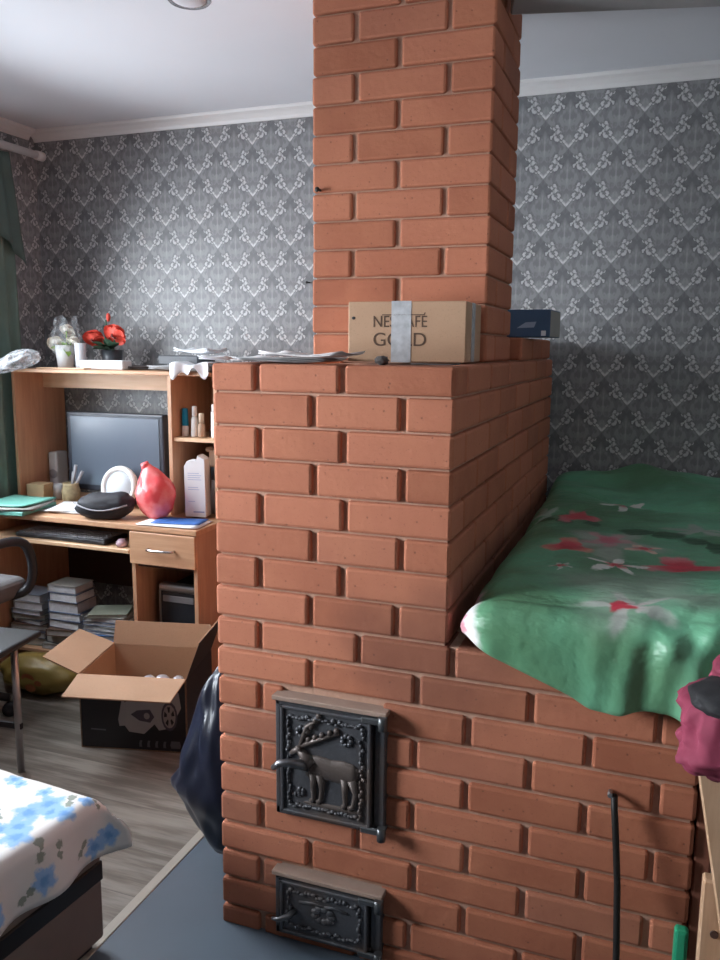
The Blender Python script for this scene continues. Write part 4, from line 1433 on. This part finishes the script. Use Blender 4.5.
SB = .118
stack('left stack', -1.673, 1.245, SB, [(.20, .15, .034, .12, 7, 2, 'wide dark'), (.19, .15, .030, .10, 1, 2, 'thick dark'), (.185, .14, .026, .15, 4, 2, 'brown'), (.17, .13, .022, -.1, 1, 0, 'dark'), (.17, .13, .024, .1, 7, 2, 'olive'), (.16, .13, .022, .0, 2, 0, 'grey'), (.155, .13, .036, .05, 3, 0, 'grey'), (.15, .12, .038, -.05, 2, 0, 'pale grey')], 'books in the left stack')
stack('middle stack', -1.462, 1.235, SB, [(.22, .16, .026, .05, 3, 0, 'open pale'), (.20, .16, .042, -.12, 1, 2, 'thick black'), (.19, .15, .030, .2, 4, 2, 'brown'), (.17, .14, .036, -.05, 1, 1, 'white-paged'), (.165, .14, .036, .04, 0, 1, 'navy white-paged'), (.16, .14, .052, .03, 5, 0, 'thick blue'), (.15, .13, .040, .0, 0, 1, 'white-paged'), (.15, .13, .032, .02, 3, 0, 'grey')], 'books in the middle stack')
stack('right stack', -1.245, 1.22, SB, [(.22, .16, .030, .1, 1, 2, 'dark'), (.21, .16, .028, -.1, 2, 0, 'grey'), (.21, .16, .022, .15, 6, 1, 'bright blue'), (.20, .15, .026, .3, 6, 0, 'tilted blue'), (.20, .15, .016, .05, 2, 1, 'thin pale'), (.19, .15, .020, .0, 3, 1, 'white-paged'), (.19, .15, .018, .12, 0, 1, 'slim navy'), (.18, .14, .022, .2, 3, 0, 'grey'), (.17, .14, .014, .4, 7, 2, 'thin olive')], 'books in the right stack')
bm = B(); box(bm, -1.105, -1.05, 1.15, 1.30, SB, SB + .030, .002)
tag(obj('white_pad', bm, 'paper'), 'white pad lying right of the right book stack', 'pad')

# yellow plastic bag on the floor under the desk
yb = thing('yellow_bag', 'yellow plastic bag slumped on the floor left of the open carton', 'bag', (-1.43, 1.10, 0))


def yf(n):
    k = 1 + .14 * noise.noise(n * 2.0 + Vector((2, 5, 1))) + .05 * noise.noise(n * 6)
    return Vector((n.x * .205 * k, n.y * .10 * k, max(-.074, n.z * .085 * k)))


bm = B(); blob(bm, (-1.46, 1.005, .075), (1, 1, 1), 4, yf); obj('bag_body', bm, 'yellow', yb)
bm = B()
for (ux, uz, r) in ((-.02, .09, .035), (.01, .06, .028), (.05, .085, .02)):
    quadpts(bm, [(-1.42 + ux + r * math.cos(a * PI / 4), 1.01 - .112 - .01 + .02 * (uz > .085), uz + .6 * r * math.sin(a * PI / 4)) for a in range(8)])
obj('printed_motif', bm, 'print_red', yb)

# ------------------------------------------------------------------ open carton on the floor
ct = thing('open_carton', 'open black printed carton with brown flaps on the floor by the desk', 'box', (-.79, .86, 0))
A0 = Vector((-.955, .640, 0)); ux = Vector((.9705, .2411, 0)).normalized(); uy = Vector((-.2411, .9705, 0)).normalized()
CW, CD, CH = .405, .325, .283
Pt = lambda a, b, c: A0 + ux * a + uy * b + Vector((0, 0, c))
th = .005
bm = B()


def panel(bm, a, b, c, d_, out):
    """panel with printed outside (mi 1) and brown inside (mi 0); out = outward direction"""
    pts = [Vector(p) for p in (a, b, c, d_)]
    n = (pts[1] - pts[0]).cross(pts[2] - pts[1]).normalized()
    if n.dot(out) < 0:
        pts = pts[::-1]; n = -n
    o_ = [bm.verts.new(p) for p in pts]
    i_ = [bm.verts.new(p - n * th) for p in pts]
    f = bm.faces.new(o_); f.material_index = 1
    f = bm.faces.new(i_[::-1]); f.material_index = 0
    for k in range(4):
        j = (k + 1) % 4
        f = bm.faces.new((o_[k], i_[k], i_[j], o_[j])); f.material_index = 0


panel(bm, Pt(0, 0, .001), Pt(CW, 0, .001), Pt(CW, 0, CH), Pt(0, 0, CH), -uy)
panel(bm, Pt(0, CD, .001), Pt(CW, CD, .001), Pt(CW, CD, CH), Pt(0, CD, CH), uy)
panel(bm, Pt(0, 0, .001), Pt(0, CD, .001), Pt(0, CD, CH), Pt(0, 0, CH), -ux)
panel(bm, Pt(CW, 0, .001), Pt(CW, CD, .001), Pt(CW, CD, CH), Pt(CW, 0, CH), ux)
panel(bm, Pt(0, 0, .001), Pt(CW, 0, .001), Pt(CW, CD, .001), Pt(0, CD, .001), Vector((0, 0, -1)))
obj('carton_body', bm, ['kraft', 'carton_black'], ct, normals=False)
bm = B(); panel(bm, Pt(0, 0, CH), Pt(CW, 0, CH), Pt(CW - .008, -.150, CH - .022), Pt(.008, -.150, CH - .022), Vector((0, 0, -1))); obj('flap', bm, ['kraft', 'carton_black'], ct, normals=False)
bm = B(); panel(bm, Pt(0, CD, CH), Pt(CW, CD, CH), Pt(CW - .005, CD + .018, CH + .092), Pt(.005, CD + .018, CH + .092), uy); obj('flap', bm, ['kraft', 'carton_black'], ct, normals=False)
bm = B(); panel(bm, Pt(0, 0, CH), Pt(0, CD, CH), Pt(-.14, CD - .01, CH + .055), Pt(-.14, .01, CH + .055), Vector((0, 0, -1))); obj('flap', bm, ['kraft', 'carton_black'], ct, normals=False)
bm = B(); panel(bm, Pt(CW, 0, CH), Pt(CW, CD, CH), Pt(CW + .05, CD - .01, CH + .14), Pt(CW + .05, .01, CH + .14), ux); obj('flap', bm, ['kraft', 'carton_black'], ct, normals=False)


def fp(pts, off=.0012):
    return [Pt(a * CW, -off, b * CH) for a, b in pts]


bm = B()
quadpts(bm, fp([(.36, .42), (.40, .70), (.48, .86), (.62, .95), (.84, .95), (.93, .82), (.95, .62), (.90, .48), (.86, .34), (.74, .30), (.70, .38), (.60, .24), (.46, .26), (.42, .34), (.37, .33)]))
obj('printed_car', bm, 'car_white', ct)
bm = B()
quadpts(bm, fp([(.42, .66), (.47, .82), (.56, .90), (.72, .92), (.66, .80), (.55, .72)], .0018))
quadpts(bm, fp([(.48, .50), (.54, .56), (.66, .58), (.70, .48), (.66, .40), (.56, .42)], .0018))
quadpts(bm, fp([(.84 + .075 * math.cos(a * PI / 8), .50 + .20 * math.sin(a * PI / 8)) for a in range(16)], .0018))
obj('printed_car_detail', bm, 'car_dark', ct)
bm = B()
quadpts(bm, fp([(.84 + .058 * math.cos(a * PI / 8), .50 + .16 * math.sin(a * PI / 8)) for a in range(16)], .0024))
quadpts(bm, fp([(.63 + .028 * math.cos(a * PI / 6), .49 + .045 * math.sin(a * PI / 6)) for a in range(12)], .0024))
obj('printed_wheel', bm, plain('printed_wheel_grey', (.30, .27, .26), .5), ct)
bm = B()
for i in range(5):
    a = .835 + .0
    an = i * 2 * PI / 5 + .4
    c_, s_ = math.cos(an), math.sin(an)
    quadpts(bm, fp([(.84 + .022 * c_ - .006 * s_, .50 + .055 * s_ + .018 * c_), (.84 + .048 * c_ - .014 * s_, .50 + .13 * s_ + .04 * c_), (.84 + .048 * c_ + .014 * s_, .50 + .13 * s_ - .04 * c_), (.84 + .022 * c_ + .006 * s_, .50 + .055 * s_ - .018 * c_)], .0030))
obj('printed_spokes', bm, 'carton_black', ct)
bm = B()
for i in range(4):
    a = .55 + i * .075
    quadpts(bm, fp([(a, .06), (a + .028, .06), (a + .022, .10), (a + .03, .15), (a + .008, .15), (a, .11)]))
quadpts(bm, fp([(.10, .26), (.24, .255), (.24, .275), (.10, .28)]))
quadpts(bm, fp([(.15 + .06 * math.cos(a * PI / 8), .80 + .09 * math.sin(a * PI / 8)) for a in range(16)]))
quadpts(bm, fp([(.85, .06), (.93, .06), (.94, .10), (.93, .16), (.85, .16), (.84, .10)]))
obj('printed_symbols', bm, 'print_grey', ct)
for i, (a, b, r) in enumerate(((.235, .085, .022), (.29, .075, .026), (.345, .090, .022))):
    bm = B(); c = Pt(a, b, .243 + .005 * (i % 2)); blob(bm, c, (r, r, r * .7), 3, lambda n: 1 + .18 * noise.noise(n * 4 + Vector((i * 3, 0, 0))))
    tag(obj('foil_ball', bm, 'silver_foil'), ['leftmost of three shiny wrapped lumps in the open carton', 'middle of three shiny wrapped lumps in the open carton', 'rightmost of three shiny wrapped lumps in the open carton'][i], 'wrapped item', 'shiny lumps in the open carton')
bm = B(); box(bm, .19, CW - .012, .012, .15, .008, .222, .01, mat=Matrix(((ux.x, uy.x, 0, A0.x), (ux.y, uy.y, 0, A0.y), (0, 0, 1, 0), (0, 0, 0, 1))))
tag(obj('packed_bundle', bm, plain('brown_wrapping', (.30, .19, .11), .8)), 'brown paper bundle inside the open carton below the shiny lumps', 'bundle')

# ------------------------------------------------------------------ navy bag beside the stove
nb = thing('navy_bag', 'shiny navy blue bag slumped on the floor against the left stove side', 'bag', (-.14, .27, .004))


def nf(n):
    z = n.z
    k = 1 + .16 * noise.noise(n * 1.9 + Vector((5, 2, 9))) + .09 * noise.noise(n * 3.4)
    rx = .140 * (1 - .42 * max(0, z + .35) ** 1.0 - .75 * max(0, -z - .35) ** 1.3)
    x = n.x * rx * k * 1.05
    if n.x < -.55 and -.45 < z < -.05:
        x -= .03 * max(0, 1 - abs(z + .24) / .16)
    return Vector((min(x, .125), n.y * .125 * k, z * .29 * (1 + .05 * noise.noise(n * 3))))


bm = B(); blob(bm, (-.128, .265, .300), (1, 1, 1), 5, nf)
for v in bm.verts:
    v.co.x = min(v.co.x, -.012)
    v.co.z = max(v.co.z, .006)
obj('bag_body', bm, 'navy', nb)

# ------------------------------------------------------------------ sofa bed with flowered cover in the left foreground
sf = thing('sofa_bed', 'brown sofa bed with black trim in the left foreground', 'bed', (-.75, -1.1, 0))
SR = Matrix.Translation((-.225, -.185, 0)) @ Matrix.Rotation(math.radians(-5), 4, 'Z')
LW, LL = 1.05, 1.75
bm = B(); box(bm, -LW, 0, -LL, 0, .236, .30, .006, 2, mat=SR); obj('upper_base', bm, 'sofa_brown', sf)
bm = B(); box(bm, -LW, .003, -LL, .003, .186, .237, .003, mat=SR); obj('black_trim', bm, 'sofa_black', sf)
bm = B(); box(bm, -LW, 0, -LL, 0, .032, .187, .006, 2, mat=SR); obj('drawer_front', bm, 'sofa_brown', sf)
bm = B(); box(bm, -LW + .02, -.012, -LL, -.012, .298, .375, .02, 3, mat=SR); obj('mattress', bm, 'sofa_brown', sf)
for (a, b) in ((-.06, -.06), (-LW + .06, -.06), (-.06, -LL + .06), (-LW + .06, -LL + .06)):
    bm = B(); box(bm, a - .04, a + .04, b - .04, b + .04, 0, .032, .003, mat=SR)
    bmesh.ops.transform(bm, matrix=Matrix.Translation((0, 0, .0045 if a > -.5 else 0.0)), verts=bm.verts)
    obj('foot', bm, 'black', sf)


def prof_(s, flat, drop, r=.035):
    """distance s past the flat edge -> (out, down)"""
    if s <= 0:
        return 0.0, 0.0
    q = r * PI / 2
    if s < q:
        a = s / r
        return r * math.sin(a), r * (1 - math.cos(a))
    return r + (s - q) * .10, r + (s - q)


def spread_fn(u, v):
    S = LW + .14          # across: from far left to hem at right
    sx = u * S - LW       # >0 goes over the right edge
    Lt = LL + .10
    sy = LL * 0 + .10 - v * Lt   # >0 goes over the far end
    ox, dx = prof_(sx + .025, 0, 0)
    oy, dy = prof_(sy + .025, 0, 0)
    x = min(sx, -.025) + ox
    y = min(sy, -.025) + oy
    z = .405 - max(dx, dy * .9) - .25 * min(dx, dy)
    z += .006 * NZ(sx, sy, 5, 3) + .003 * NZ(sx, sy, 14, 1)
    fl = max(0, sx) / .14
    x += .012 * fl * math.sin(sy * 30)
    # loose corner flares out
    cn = max(0, min(1, sx / .10)) * max(0, min(1, sy / .07))
    x += .035 * cn; y += .025 * cn; z += .03 * cn
    z += .016 * max(0, -sx - .25) / .5
    p = SR @ Vector((x, y, z))
    return p


def spread_uv(u, v):
    sx = u * (LW + .14) - LW
    sy = .10 - v * (LL + .10)
    q = SR @ Vector((sx, sy, 0))
    return (q.x, q.y)


bm = B()
grid(bm, 90, 120, spread_fn, spread_uv)
o = obj('bedspread', bm, 'spread', normals=False)
mod(o, 'SOLIDIFY', thickness=.004, offset=1)
tag(o, 'white bedspread with blue flowers draped over the sofa bed', 'bedspread')

# ------------------------------------------------------------------ office chair and stool at the left edge
oc = thing('office_chair', 'office armchair with grey seat and black arm loops before the desk', 'chair', (-1.60, .62, 0))
cx, cy = -1.606, .66
bm = B(); box(bm, cx - .215, cx + .215, cy - .23, cy + .24, .46, .545, .035, 4); obj('seat', bm, 'seat_grey', oc)
bm = B(); box(bm, cx - .20, cx + .20, cy - .30, cy - .23, .62, 1.02, .03, 4); obj('backrest', bm, 'seat_grey', oc)
bm = B(); box(bm, cx - .04, cx + .04, cy - .31, cy - .25, .42, .68, .01); obj('back_support', bm, 'black', oc)
for s in (1, -1):
    bm = B()
    ax = cx + s * .240
    pts = [(ax - s * .06, cy + .16, .475), (ax, cy + .20, .49), (ax + s * .012, cy + .225, .56), (ax + s * .012, cy + .21, .66), (ax + s * .012, cy + .16, .715), (ax + s * .012, cy + .02, .722), (ax + s * .01, cy - .15, .70), (ax + s * .005, cy - .20, .64), (ax, cy - .19, .54), (ax - s * .06, cy - .15, .475)]
    sm = []
    for i in range(len(pts) - 1):
        for f in (0, .33, .66):
            sm.append(Vector(pts[i]).lerp(Vector(pts[i + 1]), f))
    sm.append(Vector(pts[-1]))
    for _ in range(2):
        sm = [sm[0]] + [(sm[i - 1] + sm[i] * 2 + sm[i + 1]) / 4 for i in range(1, len(sm) - 1)] + [sm[-1]]
    tube(bm, sm, .019, 10)
    obj('armrest', bm, 'black', oc)
bm = B(); tube(bm, [(cx, cy, .10), (cx, cy, .46)], .028, 14); obj('gas_column', bm, 'black', oc)
for i in range(5):
    an = i * 2 * PI / 5 + .42
    bm = B(); tube(bm, [(cx, cy, .12), (cx + .235 * math.cos(an), cy + .235 * math.sin(an), .075)], .02, 8, radii=[.026, .016]); lg = obj('base_leg', bm, 'black', oc)
    bm = B(); lathe(bm, [(.006, -.022), (.028, -.020), (.030, 0), (.028, .020), (.006, .022)], (0, 0, 0), 16, mat=Matrix.Translation((cx + .235 * math.cos(an), cy + .235 * math.sin(an), .031)) @ Matrix.Rotation(an, 4, 'Z') @ Matrix.Rotation(PI / 2, 4, 'X')); obj('caster', bm, 'black', lg)

st = thing('stool', 'black topped stool with steel legs behind the sofa bed', 'stool', (-1.13, .285, 0))
SX, SY, SZ = -1.155, .285, .505
bm = B()
box(bm, -.18, .215, -.17, .17, SZ - .022, SZ, .010, 3, mat=Matrix.Translation((SX, SY, 0)) @ Matrix.Rotation(.12, 4, 'Z')); obj('seat', bm, plain('black_glossy_top', (.010, .011, .014), .5), st)
for (a, b) in ((.135, .12), (.135, -.12), (-.135, .12), (-.135, -.12)):
    bm = B(); q = Matrix.Translation((SX, SY, 0)) @ Matrix.Rotation(.12, 4, 'Z') @ Vector((a, b, 0))
    tube(bm, [(q.x, q.y, .0), (q.x, q.y, SZ - .02)], .0125, 12); obj('leg', bm, 'steel', st)
bm = B(); box(bm, -.135, .135, -.006, .006, .16, .18, mat=Matrix.Translation((SX, SY + .12, 0)) @ Matrix.Rotation(.12, 4, 'Z')); obj('stretcher', bm, 'black', st)

rl = thing('rolled_blanket', 'striped grey blanket roll on the floor beside the stool', 'blanket', (-1.36, .02, 0))
bm = B(); lathe(bm, [(.03, -.2), (.088, -.195), (.10, -.15), (.10, .15), (.088, .195), (.03, .2)], (0, 0, 0), 28, mat=Matrix.Translation((-1.48, .03, .102)) @ Matrix.Rotation(PI / 2, 4, 'Y')); obj('roll', bm, 'blanket_grey', rl)
for xx in (-1.355, -1.32):
    bm = B(); lathe(bm, [(.1005, -.006), (.1025, 0), (.1005, .006)], (0, 0, 0), 28, close=False, mat=Matrix.Translation((xx, .03, .102)) @ Matrix.Rotation(PI / 2, 4, 'Y')); obj('stripe', bm, 'blanket_pale', rl)

# ------------------------------------------------------------------ curtain and rod on the window wall
rod = thing('curtain_rod', 'white curtain rod running along the left wall under the ceiling', 'curtain rod', (-1.78, .6, 2.33))
bm = B(); tube(bm, [(-1.80, -.45, 2.338), (-1.80, 1.54, 2.338)], .017, 14); obj('pole', bm, 'white_gloss', rod)
bm = B(); tube(bm, [(-1.80, 1.535, 2.338), (-1.80, 1.58, 2.338)], .021, 14); obj('end_cap', bm, 'white_gloss', rod)
for yy in (1.36, .50, -.38):
    bm = B(); box(bm, -1.898, -1.80, yy - .012, yy + .012, 2.325, 2.345, .002); obj('bracket', bm, 'white_gloss', rod)
cu = thing('curtain', 'long green curtain hanging at the far end of the left window', 'curtain', (-1.79, 1.27, .04))
bm = B()


def cur(u, v):
    y = 1.12 + .31 * u
    z = .04 + 2.275 * v
    return Vector((-1.848 + .019 * math.sin(u * 2 * PI * 4.5 + .4 * math.sin(v * 3)) * (1 - .3 * v), y + .012 * math.sin(v * 5) * u, z))


grid(bm, 72, 24, cur); o = obj('drape', bm, 'curtain', cu, normals=False); mod(o, 'SOLIDIFY', thickness=.002)
bm = B()


def val(u, v):
    y = 1.17 + .28 * u - .07 * v * u
    z = 1.83 + .485 * v + .25 * (1 - u) * (1 - v)
    return Vector((-1.812 + .010 * math.sin(u * 2 * PI * 3.5), y + .0, z))


grid(bm, 48, 12, val); o = obj('valance', bm, 'curtain_dark', cu, normals=False); mod(o, 'SOLIDIFY', thickness=.002)

# ------------------------------------------------------------------ ceiling lamp
cl = thing('ceiling_lamp', 'small round ceiling lamp with chrome rim left of the chimney', 'lamp', (-.325, .50, ZC - .06))
LC = (-.318, .462, ZC)
bm = B(); lathe(bm, [(.052, 0), (.060, -.006), (.062, -.048), (.056, -.054), (.048, -.050)], LC, 32, close=False); obj('rim', bm, 'chrome', cl)
bm = B(); lathe(bm, [(.052, -.004), (.052, -.046), (.040, -.054), (.018, -.059), (.001, -.060)], LC, 32); obj('diffuser', bm, 'lamp_glass', cl)
